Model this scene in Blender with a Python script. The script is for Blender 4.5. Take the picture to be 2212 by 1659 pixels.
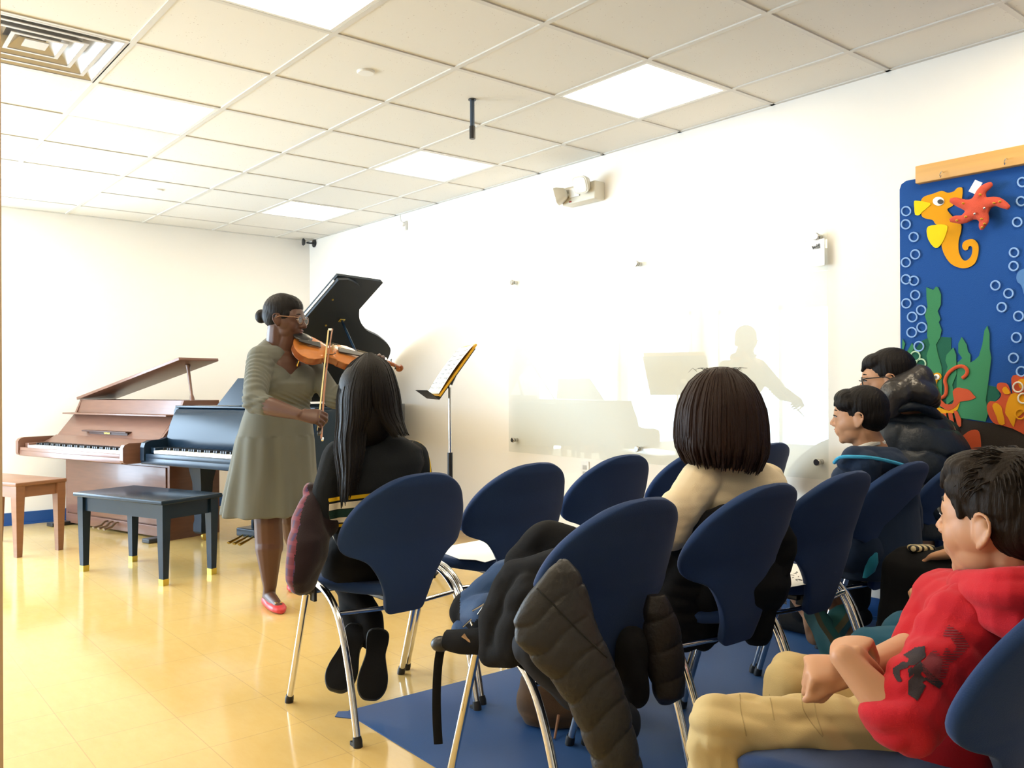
# Recital in a bright community room: violinist, two pianos, audience on blue chairs
import bpy, bmesh, math, random
import numpy as np
from mathutils import Vector, Matrix, noise

random.seed(7)
for o in list(bpy.data.objects):
    bpy.data.objects.remove(o)
SC = bpy.context.scene
COL = SC.collection

# ------------------------------------------------------------------ camera
FPX, CXP, CYP = 1851.8, 1106.0, 829.5
YAW, PIT, ROL = 0.6877, 0.0016, -0.0047
CAM = np.array([-3.8504, -7.8414, 1.10])
cF = np.array([math.cos(PIT) * math.sin(YAW), math.cos(PIT) * math.cos(YAW), math.sin(PIT)])
_r = np.array([math.cos(YAW), -math.sin(YAW), 0.0])
_u = np.cross(_r, cF)
cR = math.cos(ROL) * _r + math.sin(ROL) * _u
cU = -math.sin(ROL) * _r + math.cos(ROL) * _u
cam_data = bpy.data.cameras.new('camera')
cam_data.sensor_width = 36.0
cam_data.lens = FPX / 2212 * 36.0
cam_data.clip_start = 0.05
cam = bpy.data.objects.new('camera', cam_data)
COL.objects.link(cam)
mw = Matrix.Identity(4)
for i in range(3):
    mw[i][0], mw[i][1], mw[i][2], mw[i][3] = cR[i], cU[i], -cF[i], CAM[i]
cam.matrix_world = mw
SC.camera = cam

# ------------------------------------------------------------------ light, exposure
SC.view_settings.view_transform = 'Standard'
SC.view_settings.look = 'None'
SC.view_settings.gamma = 1.0
SC.view_settings.use_curve_mapping = False
SC.view_settings.exposure = 0.90
LAMP = 8.0                               # ceiling lamp panels
W = bpy.data.worlds.new('world')
SC.world = W
W.use_nodes = True
W.node_tree.nodes['Background'].inputs[0].default_value = (0.62, 0.81, 1.0, 1)
W.node_tree.nodes['Background'].inputs[1].default_value = 11.5

RX0, RY0, RH = -6.2, -11.0, 2.54        # left wall x, rear wall y, ceiling height (right wall x=0, back wall y=0)
WINS = [(-2.30, -0.30, 0.25, 2.15)]                       # shop-front glass in the left wall: y range, z range
WINS_BACK = [(-6.0, -4.62, 0.25, 2.15), (-4.52, -3.05, 0.25, 2.15)]   # shop-front glass in the back wall: x range, z range


def area(name, loc, rot, sx, sy, power, col, portal=False):
    l = bpy.data.lights.new(name, 'AREA')
    l.shape = 'RECTANGLE'
    l.size, l.size_y = sx, sy
    l.energy = power
    l.color = col
    if portal:
        l.cycles.is_portal = True
    o = bpy.data.objects.new(name, l)
    o.location = loc
    o.rotation_euler = rot
    COL.objects.link(o)
    return o


for (x0, x1, z0, z1) in WINS_BACK:
    area('window_daylight', ((x0 + x1) / 2, 0.13, (z0 + z1) / 2), (-math.pi / 2, 0, 0), x1 - x0, z1 - z0, 1.0, (1, 1, 1), True)
for (y0, y1, z0, z1) in WINS:      # daylight through the windows
    area('window_daylight', (RX0 - 0.12, (y0 + y1) / 2, (z0 + z1) / 2), (0, -math.pi / 2, 0), z1 - z0, y1 - y0, 1.0, (1, 1, 1), True)

# ------------------------------------------------------------------ measuring helpers
def px(u, v, d):
    """point seen at photo position (u,v), d metres in front of the camera plane"""
    return CAM + d * (cF + (u - CXP) / FPX * cR - (v - CYP) / FPX * cU)


def pz(u, v, z=0.0):
    k = cF + (u - CXP) / FPX * cR - (v - CYP) / FPX * cU
    return CAM + k * (z - CAM[2]) / k[2]


def pxw(u, v, x=0.0):
    k = cF + (u - CXP) / FPX * cR - (v - CYP) / FPX * cU
    return CAM + k * (x - CAM[0]) / k[0]


def A(*v):
    return np.array(v, float)


def nrm(v):
    v = np.asarray(v, float)
    return v / max(1e-9, np.linalg.norm(v))


# ------------------------------------------------------------------ materials
def lin(c):
    return tuple((x / 255 / 12.92) if x / 255 <= 0.04045 else ((x / 255 + 0.055) / 1.055) ** 2.4 for x in c)


def mat(name, col, rough=0.6, metal=0.0, spec=0.5, bump=0.0, bscale=60.0, var=0.0, vscale=3.0, sheen=0.0, coat=0.0, sss=0.0,
        trans=0.0, emit=None, estr=0.0, stretch=None, alpha=None):
    m = bpy.data.materials.new(name)
    m.use_nodes = True
    nt = m.node_tree
    b = nt.nodes['Principled BSDF']
    c = lin(col) if max(col) > 1.0 else col
    b.inputs['Base Color'].default_value = (*c, 1)
    b.inputs['Roughness'].default_value = rough
    b.inputs['Metallic'].default_value = metal
    b.inputs['Specular IOR Level'].default_value = spec
    b.inputs['Sheen Weight'].default_value = sheen
    b.inputs['Coat Weight'].default_value = coat
    b.inputs['Coat Roughness'].default_value = 0.08
    b.inputs['Subsurface Weight'].default_value = sss
    b.inputs['Subsurface Radius'].default_value = (0.9, 0.35, 0.2)
    b.inputs['Subsurface Scale'].default_value = 0.012
    b.inputs['Transmission Weight'].default_value = trans
    if alpha is not None:
        b.inputs['Alpha'].default_value = alpha
    if emit:
        b.inputs['Emission Color'].default_value = (*emit, 1)
        b.inputs['Emission Strength'].default_value = estr
    tc = nt.nodes.new('ShaderNodeTexCoord')
    mp = nt.nodes.new('ShaderNodeMapping')
    nt.links.new(tc.outputs['Object'], mp.inputs['Vector'])
    if stretch:
        mp.inputs['Scale'].default_value = stretch
    if bump:
        n = nt.nodes.new('ShaderNodeTexNoise')
        n.inputs['Scale'].default_value = bscale
        n.inputs['Detail'].default_value = 4
        nt.links.new(mp.outputs['Vector'], n.inputs['Vector'])
        bp = nt.nodes.new('ShaderNodeBump')
        bp.inputs['Strength'].default_value = bump
        bp.inputs['Distance'].default_value = 0.01
        nt.links.new(n.outputs['Fac'], bp.inputs['Height'])
        nt.links.new(bp.outputs['Normal'], b.inputs['Normal'])
    if var:
        n = nt.nodes.new('ShaderNodeTexNoise')
        n.inputs['Scale'].default_value = vscale
        n.inputs['Detail'].default_value = 5
        nt.links.new(mp.outputs['Vector'], n.inputs['Vector'])
        mx = nt.nodes.new('ShaderNodeMix')
        mx.data_type = 'RGBA'
        mx.inputs['A'].default_value = (*[x * (1 - var) for x in c], 1)
        mx.inputs['B'].default_value = (*[min(1, x * (1 + var)) for x in c], 1)
        nt.links.new(n.outputs['Fac'], mx.inputs['Factor'])
        nt.links.new(mx.outputs['Result'], b.inputs['Base Color'])
    return m


class G:
    """tiny node helper"""
    def __init__(s, m):
        s.nt = m.node_tree
        s.b = s.nt.nodes['Principled BSDF']

    def n(s, t, **k):
        o = s.nt.nodes.new(t)
        for a, v in k.items():
            if a in o.inputs.keys():
                o.inputs[a].default_value = v
            else:
                setattr(o, a, v)
        return o

    def l(s, a, b):
        s.nt.links.new(a, b)

    def math(s, op, a, b=0.0):
        o = s.nt.nodes.new('ShaderNodeMath')
        o.operation = op
        for i, q in enumerate((a, b)):
            if isinstance(q, (int, float)):
                o.inputs[i].default_value = q
            else:
                s.l(q, o.inputs[i])
        return o.outputs[0]

    def mix(s, f, a, b):
        o = s.nt.nodes.new('ShaderNodeMix')
        o.data_type = 'RGBA'
        if isinstance(f, (int, float)):
            o.inputs['Factor'].default_value = f
        else:
            s.l(f, o.inputs['Factor'])
        for nm, q in (('A', a), ('B', b)):
            if isinstance(q, tuple):
                o.inputs[nm].default_value = (*q[:3], 1)
            else:
                s.l(q, o.inputs[nm])
        return o.outputs['Result']


# ------------------------------------------------------------------ mesh builder
class M:
    def __init__(s):
        s.v = []
        s.f = []
        s.m = []

    def add(s, vs, fs, mi=0):
        b = len(s.v)
        s.v += [tuple(float(c) for c in p) for p in vs]
        for f in fs:
            s.f.append([i + b for i in f])
            s.m.append(mi)
        return s

    def box(s, c, size, ax=None, mi=0, bev=0.0, taper=1.0):
        """box centred at c; ax = 3 axis vectors; taper scales the bottom face"""
        c = np.asarray(c, float)
        ax = [A(1, 0, 0), A(0, 1, 0), A(0, 0, 1)] if ax is None else [nrm(a) for a in ax]
        hx, hy, hz = [q / 2 for q in size]
        if bev <= 0:
            vs = []
            for z, t in ((-hz, taper), (hz, 1)):
                for x, y in ((-hx, -hy), (hx, -hy), (hx, hy), (-hx, hy)):
                    vs.append(c + ax[0] * x * t + ax[1] * y * t + ax[2] * z)
            fs = [(3, 2, 1, 0), (4, 5, 6, 7), (0, 1, 5, 4), (1, 2, 6, 5), (2, 3, 7, 6), (3, 0, 4, 7)]
            return s.add(vs, fs, mi)
        bm = bmesh.new()
        bmesh.ops.create_cube(bm, size=1.0)
        for v in bm.verts:
            t = taper if v.co.z < 0 else 1
            v.co = Vector((v.co.x * 2 * hx * t, v.co.y * 2 * hy * t, v.co.z * 2 * hz))
        bmesh.ops.bevel(bm, geom=list(bm.edges), offset=min(bev, hx * .95, hy * .95, hz * .95), segments=3, profile=0.5, affect='EDGES')
        bm.verts.index_update()
        vs = [c + ax[0] * v.co.x + ax[1] * v.co.y + ax[2] * v.co.z for v in bm.verts]
        fs = [[v.index for v in f.verts] for f in bm.faces]
        bm.free()
        return s.add(vs, fs, mi)

    def loft(s, rings, closed=True, cap=True, mi=0):
        """rings: list of point lists of equal length"""
        n = len(rings[0])
        vs = [p for r in rings for p in r]
        fs = []
        for i in range(len(rings) - 1):
            for j in range(n if closed else n - 1):
                k = (j + 1) % n
                fs.append((i * n + j, i * n + k, (i + 1) * n + k, (i + 1) * n + j))
        if cap and closed:
            fs.append(tuple(range(n - 1, -1, -1)))
            fs.append(tuple((len(rings) - 1) * n + j for j in range(n)))
        return s.add(vs, fs, mi)

    def tube(s, pts, r, n=10, mi=0, cap=True, flat=None, smooth=0):
        """tube along pts; r scalar or list; flat=(vector, factor) squeezes the section along a vector"""
        pts = [np.asarray(p, float) for p in pts]
        rr = list(r) if hasattr(r, '__len__') else [r] * len(pts)
        if smooth:
            pts, rr = catmull(pts, rr, smooth)
        rings = []
        prev = None
        for i, p in enumerate(pts):
            t = nrm(pts[min(i + 1, len(pts) - 1)] - pts[max(i - 1, 0)])
            if prev is None:
                a = A(0, 0, 1) if abs(t[2]) < 0.9 else A(1, 0, 0)
                u = nrm(np.cross(t, a))
            else:
                u = nrm(prev - t * np.dot(prev, t))
            prev = u
            w = np.cross(t, u)
            ring = []
            for j in range(n):
                a = 2 * math.pi * j / n
                d = (u * math.cos(a) + w * math.sin(a)) * rr[i]
                if flat is not None:
                    fv = nrm(flat[0])
                    d = d - fv * np.dot(d, fv) * (1 - flat[1])
                ring.append(p + d)
            rings.append(ring)
        return s.loft(rings, True, cap, mi)

    def lathe(s, prof, c, ax=(0, 0, 1), n=24, mi=0, cap=True):
        """prof: (radius, height) along ax"""
        ax = nrm(ax)
        a = A(1, 0, 0) if abs(ax[0]) < 0.9 else A(0, 1, 0)
        u = nrm(np.cross(ax, a))
        w = np.cross(ax, u)
        c = np.asarray(c, float)
        rings = [[c + ax * h + (u * math.cos(t) + w * math.sin(t)) * max(r, 1e-4) for t in [2 * math.pi * j / n for j in range(n)]] for r, h in prof]
        return s.loft(rings, True, cap, mi)

    def prism(s, poly, c, u, w, h, mi=0):
        """polygon (x,y) list in plane (u,w) at c, extruded by vector h"""
        c, u, w, h = [np.asarray(q, float) for q in (c, u, w, h)]
        n = len(poly)
        b = [c + u * x + w * y for x, y in poly]
        t = [p + h for p in b]
        fs = [tuple(range(n - 1, -1, -1)), tuple(range(n, 2 * n))]
        fs += [(j, (j + 1) % n, n + (j + 1) % n, n + j) for j in range(n)]
        return s.add(b + t, fs, mi)

    def ell(s, c, r, ax=None, n=16, m=10, mi=0):
        c = np.asarray(c, float)
        ax = [A(1, 0, 0), A(0, 1, 0), A(0, 0, 1)] if ax is None else [nrm(a) for a in ax]
        r = (r, r, r) if not hasattr(r, '__len__') else r
        vs = [c - ax[2] * r[2]]
        for i in range(1, m):
            t = -math.pi / 2 + math.pi * i / m
            for j in range(n):
                p = 2 * math.pi * j / n
                vs.append(c + ax[0] * r[0] * math.cos(t) * math.cos(p) + ax[1] * r[1] * math.cos(t) * math.sin(p) + ax[2] * r[2] * math.sin(t))
        vs.append(c + ax[2] * r[2])
        fs = [(0, 1 + (j + 1) % n, 1 + j) for j in range(n)]
        for i in range(m - 2):
            for j in range(n):
                k = (j + 1) % n
                fs.append((1 + i * n + j, 1 + i * n + k, 1 + (i + 1) * n + k, 1 + (i + 1) * n + j))
        L = len(vs) - 1
        fs += [(L, 1 + (m - 2) * n + j, 1 + (m - 2) * n + (j + 1) % n) for j in range(n)]
        return s.add(vs, fs, mi)

    def cap(s, p0, p1, r0, r1, n=14, mi=0, sq=None):
        """tapered capsule; sq=(vector,factor) flattens"""
        p0, p1 = np.asarray(p0, float), np.asarray(p1, float)
        L = np.linalg.norm(p1 - p0)
        t = (p1 - p0) / max(L, 1e-9)
        pts, rr = [], []
        for k in range(0, 6):
            a = math.pi / 2 * k / 5
            pts.append(p0 - t * r0 * math.cos(a))
            rr.append(max(r0 * math.sin(a), 1e-4))
        for k in range(0, 6):
            a = math.pi / 2 * k / 5
            pts.append(p1 + t * r1 * math.sin(a))
            rr.append(max(r1 * math.cos(a), 1e-4))
        return s.tube(pts, rr, n, mi, True, sq)

    def build(s, name, mats, parent=None, org=None, smooth=True, angle=40):
        """link as one mesh object; with a parent the points stay in the frame of the root thing"""
        o0 = np.zeros(3) if org is None else np.asarray(org, float)
        if parent is not None and org is None:
            p = parent
            while p is not None:
                o0 = o0 + np.array(p.get('_org', (0, 0, 0)) if p.parent is None else (0, 0, 0), float)
                p = p.parent
        me = bpy.data.meshes.new(name)
        me.from_pydata([(v[0] - o0[0], v[1] - o0[1], v[2] - o0[2]) for v in s.v], [], s.f)
        ms = mats if isinstance(mats, (list, tuple)) else [mats]
        for q in ms:
            me.materials.append(q)
        if len(ms) > 1:
            me.polygons.foreach_set('material_index', s.m)
        bm = bmesh.new()
        bm.from_mesh(me)
        bmesh.ops.recalc_face_normals(bm, faces=bm.faces)
        bm.to_mesh(me)
        bm.free()
        if smooth:
            me.polygons.foreach_set('use_smooth', [True] * len(me.polygons))
            try:
                me.set_sharp_from_angle(angle=math.radians(angle))
            except Exception:
                pass
        me.update()
        o = bpy.data.objects.new(name, me)
        COL.objects.link(o)
        if parent is not None:
            o.parent = parent
        else:
            o.location = o0
            o['_org'] = tuple(o0)
        return o


def catmull(pts, rr, k):
    P = [np.asarray(p, float) for p in pts]
    out, ro = [], []
    n = len(P)
    for i in range(n - 1):
        p0, p1, p2, p3 = P[max(i - 1, 0)], P[i], P[i + 1], P[min(i + 2, n - 1)]
        for j in range(k):
            t = j / k
            out.append(0.5 * ((2 * p1) + (-p0 + p2) * t + (2 * p0 - 5 * p1 + 4 * p2 - p3) * t * t + (-p0 + 3 * p1 - 3 * p2 + p3) * t ** 3))
            ro.append(rr[i] * (1 - t) + rr[i + 1] * t)
    out.append(P[-1])
    ro.append(rr[-1])
    return out, ro


def curve2(pts, k=5):
    """closed smooth 2-D outline through pts"""
    n = len(pts)
    P = [A(*p) for p in pts]
    out = []
    for i in range(n):
        p0, p1, p2, p3 = P[i - 1], P[i], P[(i + 1) % n], P[(i + 2) % n]
        for j in range(k):
            t = j / k
            q = 0.5 * ((2 * p1) + (-p0 + p2) * t + (2 * p0 - 5 * p1 + 4 * p2 - p3) * t * t + (-p0 + 3 * p1 - 3 * p2 + p3) * t ** 3)
            out.append((q[0], q[1]))
    return out


# ------------------------------------------------------------------ scene-graph helpers
def tag(o, label=None, cat=None, group=None, kind=None):
    for k, v in (('label', label), ('category', cat), ('group', group), ('kind', kind)):
        if v:
            o[k] = v
    return o


def thing(name, label, cat, loc=(0, 0, 0), group=None):
    o = bpy.data.objects.new(name, None)
    o.empty_display_size = 0.05
    o.location = loc
    o['_org'] = tuple(float(q) for q in loc)
    COL.objects.link(o)
    return tag(o, label, cat, group)


def struct(name, m, mats, **k):
    return tag(m.build(name, mats, **k), kind='structure')


def copy_tree(o, parent=None):
    c = o.copy()
    COL.objects.link(c)
    c.parent = parent
    for ch in list(o.children):
        copy_tree(ch, c)
    return c


def organic(name, m, mats, parent=None, org=None, voxel=0.006, smooth=4, post=None, matfn=None, band=None):
    """fuse the overlapping pieces of m into one continuous skin"""
    o = m.build(name, mats, parent, org)
    o.data.materials.clear()
    for q in (mats if isinstance(mats, (list, tuple)) else [mats]):
        o.data.materials.append(q)
    r = o.modifiers.new('fuse', 'REMESH')
    r.mode = 'VOXEL'
    r.voxel_size = voxel
    if smooth:
        sm = o.modifiers.new('soften', 'SMOOTH')
        sm.factor = 0.5
        sm.iterations = smooth
    dg = bpy.context.evaluated_depsgraph_get()
    dg.update()
    me = bpy.data.meshes.new_from_object(o.evaluated_get(dg))
    o.modifiers.clear()
    old = o.data
    o.data = me
    me.name = name
    bpy.data.meshes.remove(old)
    n = len(me.vertices)
    root = o
    while root.parent is not None:
        root = root.parent
    off = np.array(root.get('_org', (0, 0, 0)), float)
    if post is not None or matfn is not None:
        co = np.empty(n * 3)
        me.vertices.foreach_get('co', co)
        co = co.reshape(-1, 3)
        no = np.empty(n * 3)
        me.vertices.foreach_get('normal', no)
        no = no.reshape(-1, 3)
        if post is not None:
            co = post(co + off, no) - off
            me.vertices.foreach_set('co', co.ravel())
        if matfn is not None:
            cen = np.empty(len(me.polygons) * 3)
            me.update()
            me.polygons.foreach_get('center', cen)
            nn = np.empty(len(me.polygons) * 3)
            me.polygons.foreach_get('normal', nn)
            mi = matfn(cen.reshape(-1, 3) + off, nn.reshape(-1, 3))
            me.polygons.foreach_set('material_index', np.asarray(mi, np.int32))
    if band is not None:
        co = np.empty(n * 3)
        me.vertices.foreach_get('co', co)
        at_ = me.attributes.new('band', 'FLOAT', 'POINT')
        at_.data.foreach_set('value', np.asarray(band(co.reshape(-1, 3) + off), np.float32))
    me.polygons.foreach_set('use_smooth', [True] * len(me.polygons))
    me.update()
    return o
# ================================================================== ROOM
m_wall = mat('wall_paint', (0.87, 0.84, 0.79), 0.55, spec=0.3, bump=0.03, bscale=180)
m_trimblue = mat('blue_vinyl_base', (0.012, 0.075, 0.27), 0.35)
m_gridm = mat('ceiling_grid_paint', (0.66, 0.64, 0.60), 0.5)

# floor: 12 inch vinyl tiles, polished
m_floor = mat('vinyl_floor', (0.70, 0.53, 0.25), 0.13, spec=0.5)
g = G(m_floor)
tc = g.n('ShaderNodeTexCoord')
sep = g.n('ShaderNodeSeparateXYZ')
g.l(tc.outputs['Object'], sep.inputs[0])


def joint(out, off):
    a = g.math('ADD', out, 30.48 * 2 - off)
    a = g.math('DIVIDE', a, 0.3048)
    a = g.math('FRACT', a)
    a = g.math('SUBTRACT', a, 0.5)
    a = g.math('ABSOLUTE', a)
    return g.math('GREATER_THAN', a, 0.4955)


jj = g.math('MAXIMUM', joint(sep.outputs['X'], -2.905), joint(sep.outputs['Y'], -5.23))
n1 = g.n('ShaderNodeTexNoise', Scale=2.2, Detail=6.0)
g.l(tc.outputs['Object'], n1.inputs['Vector'])
n2 = g.n('ShaderNodeTexNoise', Scale=26.0, Detail=6.0, Roughness=0.7)
mp = g.n('ShaderNodeMapping')
mp.inputs['Scale'].default_value = (1, 0.35, 1)
g.l(tc.outputs['Object'], mp.inputs['Vector'])
g.l(mp.outputs['Vector'], n2.inputs['Vector'])
c1 = g.mix(n1.outputs['Fac'], (0.56, 0.36, 0.105), (0.68, 0.46, 0.155))
c2 = g.mix(g.math('MULTIPLY', n2.outputs['Fac'], 0.35), c1, (0.80, 0.64, 0.34))
c3 = g.mix(g.math('MULTIPLY', jj, 0.4), c2, (0.30, 0.22, 0.12))
g.l(c3, g.b.inputs['Base Color'])
g.l(g.math('ADD', g.math('MULTIPLY', n2.outputs['Fac'], 0.10), 0.07), g.b.inputs['Roughness'])
n3 = g.n('ShaderNodeTexNoise', Scale=5.0, Detail=2.0)
g.l(tc.outputs['Object'], n3.inputs['Vector'])
bp = g.n('ShaderNodeBump', Strength=0.10, Distance=0.01)
g.l(n3.outputs['Fac'], bp.inputs['Height'])
g.l(bp.outputs['Normal'], g.b.inputs['Normal'])
struct('floor', M().box((RX0 / 2, RY0 / 2, -0.05), (-RX0 + 0.3, -RY0 + 0.3, 0.1)), m_floor, smooth=False)

# ceiling: lay-in mineral tiles with pinholes
m_tile = mat('ceiling_tile', (0.78, 0.76, 0.71), 0.9, spec=0.1)
g = G(m_tile)
tc = g.n('ShaderNodeTexCoord')
vo = g.n('ShaderNodeTexVoronoi', Scale=55.0)
g.l(tc.outputs['Object'], vo.inputs['Vector'])
ns = g.n('ShaderNodeTexNoise', Scale=9.0, Detail=3.0)
g.l(tc.outputs['Object'], ns.inputs['Vector'])
hole = g.math('MULTIPLY', g.math('LESS_THAN', vo.outputs['Distance'], 0.13), g.math('GREATER_THAN', ns.outputs['Fac'], 0.52))
g.l(g.mix(g.math('MULTIPLY', hole, 0.55), (0.78, 0.76, 0.71), (0.40, 0.33, 0.28)), g.b.inputs['Base Color'])
S = 0.6096
GX0, GY0 = -0.3605, -0.4149              # grid lines x = GX0 + i*S , y = GY0 - j*S
lights = [(x, j) for x in (0, 3, -3) for j in (1, 4, 7, 10)]
VENT = (-1, 5)
ceil_m, gm = M(), M()
xs = [RX0] + [GX0 + k * S for k in range(-10, 1) if GX0 + k * S > RX0] + [0.0]
ys = [0.0] + [GY0 - j * S for j in range(0, 18) if GY0 - j * S > RY0] + [RY0]
holes = set()
for i, j in lights + [VENT]:
    holes.add((round(GX0 + (i - 4) * S, 3), round(GY0 - j * S, 3)))
for a in range(len(xs) - 1):
    for b in range(len(ys) - 1):
        x0, x1, y1, y0 = xs[a], xs[a + 1], ys[b], ys[b + 1]
        if any(abs(x0 - hx) < .01 and abs(y1 - hy) < .01 for hx, hy in holes):
            continue
        ceil_m.box(((x0 + x1) / 2, (y0 + y1) / 2, RH + 0.012), (x1 - x0, y1 - y0, 0.02))
struct('ceiling', ceil_m, m_tile, smooth=False)
struct('trim_1', M().box((RX0 / 2, RY0 / 2, RH + 0.23), (-RX0 + .3, -RY0 + .3, 0.05)), m_tile, smooth=False)
for x in xs[1:-1]:
    gm.box((x, RY0 / 2, RH), (0.024, -RY0, 0.008))
for y in ys[1:-1]:
    gm.box((RX0 / 2, y, RH), (-RX0, 0.024, 0.007))
gm.box((-0.011, RY0 / 2, RH), (0.022, -RY0, 0.007)).box((RX0 / 2, -0.011, RH), (-RX0, 0.022, 0.007))
struct('trim_2', gm, m_gridm, smooth=False)

# walls
struct('wall_right', M().box((0.06, RY0 / 2, RH / 2), (0.12, -RY0 + 0.3, RH)), m_wall, smooth=False)
wb = M()
xx = RX0
for (x0, x1, z0, z1) in WINS_BACK:
    wb.box(((xx + x0) / 2, .06, RH / 2), (x0 - xx, .12, RH))
    wb.box(((x0 + x1) / 2, .06, z0 / 2), (x1 - x0, .12, z0))
    wb.box(((x0 + x1) / 2, .06, (z1 + RH) / 2), (x1 - x0, .12, RH - z1))
    xx = x1
wb.box((xx / 2, .06, RH / 2), (-xx, .12, RH))
struct('wall_back', wb, m_wall, smooth=False)
struct('wall_rear', M().box((RX0 / 2, RY0 - 0.06, RH / 2), (-RX0, 0.12, RH)), m_wall, smooth=False)
wl = M()
yy = RY0
for (y0, y1, z0, z1) in sorted(WINS):
    wl.box((RX0 - .06, (yy + y0) / 2, RH / 2), (0.12, y0 - yy, RH))
    wl.box((RX0 - .06, (y0 + y1) / 2, z0 / 2), (0.12, y1 - y0, z0))
    wl.box((RX0 - .06, (y0 + y1) / 2, (z1 + RH) / 2), (0.12, y1 - y0, RH - z1))
    yy = y1
wl.box((RX0 - .06, yy / 2, RH / 2), (0.12, -yy, RH))
struct('wall_left', wl, m_wall, smooth=False)
m_winframe = mat('window_frame_paint', (0.75, 0.75, 0.74), 0.4)
for k, (x0, x1, z0, z1) in enumerate(WINS_BACK):
    f = M()
    xm, zm = (x0 + x1) / 2, (z0 + z1) / 2
    for xq in (x0 + .03, x1 - .03):
        f.box((xq, .05, zm), (.06, .07, z1 - z0))
    for zq in (z0 + .03, z1 - .03):
        f.box((xm, .05, zq), (x1 - x0, .07, .06))
    struct('window_%d' % (k + 2), f, m_winframe, smooth=False)
for k, (y0, y1, z0, z1) in enumerate(WINS):
    f = M()
    ym, zm = (y0 + y1) / 2, (z0 + z1) / 2
    for yq in (y0 + .03, ym, y1 - .03):
        f.box((RX0 - .05, yq, zm), (0.07, 0.06, z1 - z0))
    for zq in (z0 + .03, z1 - .03):
        f.box((RX0 - .05, ym, zq), (0.07, y1 - y0, 0.06))
    struct('window_%d' % (k + 1), f, m_winframe, smooth=False)
# blue cove base
struct('baseboard_back', M().box((RX0 / 2, -0.004, 0.05), (-RX0, 0.008, 0.10)).box((RX0 / 2, -0.009, 0.008), (-RX0, 0.018, 0.016)), m_trimblue, smooth=False)
struct('baseboard_right', M().box((-0.004, RY0 / 2, 0.05), (0.008, -RY0, 0.10)).box((-0.009, RY0 / 2, 0.008), (0.018, -RY0, 0.016)), m_trimblue, smooth=False)

# lights in the ceiling
m_lens = mat('lamp_diffuser', (0.95, 0.93, 0.9), 0.5, emit=(1.0, 0.84, 0.60), estr=LAMP)
m_white_metal = mat('white_enamel', (0.80, 0.79, 0.76), 0.35)
where = {0: 'middle row', 3: 'row nearest the glass board', -3: 'row by the windows'}
dist = {1: 'nearest the back wall', 4: 'second from the back wall', 7: 'third from the back wall', 10: 'fourth from the back wall'}
for (i, j) in lights:
    x = GX0 + (i - 4) * S + S / 2
    y = GY0 - j * S - S / 2
    t = thing('ceiling_light', 'glowing lamp panel, %s, %s' % (where[i], dist[j]), 'ceiling light', (x, y, RH), 'lamp panels in the ceiling')
    fr = M()
    h = S / 2 - 0.013
    for sx, sy in ((1, 0), (-1, 0), (0, 1), (0, -1)):
        fr.box((x + sx * (h - .008), y + sy * (h - .008), RH + .004), (0.016 if sx else 2 * h, 0.016 if sy else 2 * h - .0325, 0.014))
    fr.build('frame', m_white_metal, t, smooth=False)
    M().box((x, y, RH + 0.008), (2 * h - .03, 2 * h - .03, 0.006)).build('diffuser', m_lens, t, smooth=False)

# air diffuser: nested square cones
m_chrome = mat('polished_metal', (0.80, 0.80, 0.82), 0.12, metal=1.0)
m_ventgrey = mat('brushed_vent_metal', (0.62, 0.60, 0.58), 0.32, metal=0.35)
vx, vy = GX0 + (VENT[0] - 4) * S + S + S / 2, GY0 - VENT[1] * S - S / 2
vx = GX0 - 4 * S - S / 2
t = thing('ceiling_vent', 'square metal air vent of nested cones in the ceiling', 'air vent', (vx, vy, RH))
for k, (r0, r1, z0, z1) in enumerate(((.292, .235, .0, .045), (.235, .175, .002, .055), (.165, .105, .004, .06), (.10, .05, .008, .05))):
    v = M()
    rings = []
    for r, z in ((r0, z0), (r0 - .006, z0 - .004), (r1, z1), (r1 + .004, z1 + .004)):
        rings.append([A(vx + sx * r, vy + sy * r, RH + z) for sx, sy in ((-1, -1), (1, -1), (1, 1), (-1, 1))])
    v.loft(rings, True, False)
    rings = [[A(vx + sx * r, vy + sy * r, RH + z) for sx, sy in ((-1, -1), (1, -1), (1, 1), (-1, 1))] for r, z in ((r0 + .006, z0 - .004), (r0 - .010, z0 - .004), (r0 - .010, z0 - .001), (r0 + .006, z0 - .001))]
    v.loft(rings + rings[:1], True, False)
    v.build('vane', m_ventgrey, t, smooth=False)
M().box((vx, vy, RH + .01), (0.09, 0.09, 0.004)).build('centre_plate', m_ventgrey, t, smooth=False)
M().box((vx, vy, RH + .12), (0.58, 0.58, 0.01)).build('duct', mat('duct_dark', (0.10, 0.10, 0.11), .6), t, smooth=False)

m_black_pl = mat('black_plastic', (0.018, 0.019, 0.022), 0.35)
m_black_mt = mat('black_metal', (0.015, 0.016, 0.02), 0.3, metal=0.3)
# sprinkler covers
for (x, y, lb) in ((-1.871, -4.387, 'round white sprinkler cover in the tile beside the hanging pipe'), (-1.874, -1.368, 'round white sprinkler cover nearest the back wall')):
    tag(M().lathe([(.001, -.008), (.036, -.008), (.04, -.004), (.04, .002)], (x, y, RH), n=28).build('sprinkler_cover', m_white_metal, org=(x, y, RH)), lb, 'sprinkler cover', 'sprinkler covers in the ceiling')
# hanging mount pipe
p0 = pz(1020, 215, RH)
t = thing('hanging_pipe', 'short dark pipe hanging from a ceiling tile', 'pipe', p0)
M().tube([p0, p0 - A(0, 0, .14)], .0115, 16).build('pipe', mat('dark_blue_steel', (0.07, 0.10, 0.15), .3, metal=.6), t)
M().tube([p0 - A(0, 0, .135), p0 - A(0, 0, .198)], .0150, 16).build('coupling', m_black_pl, t)
M().lathe([(.02, -.004), (.02, .001)], p0).build('flange', m_black_pl, t)

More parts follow.
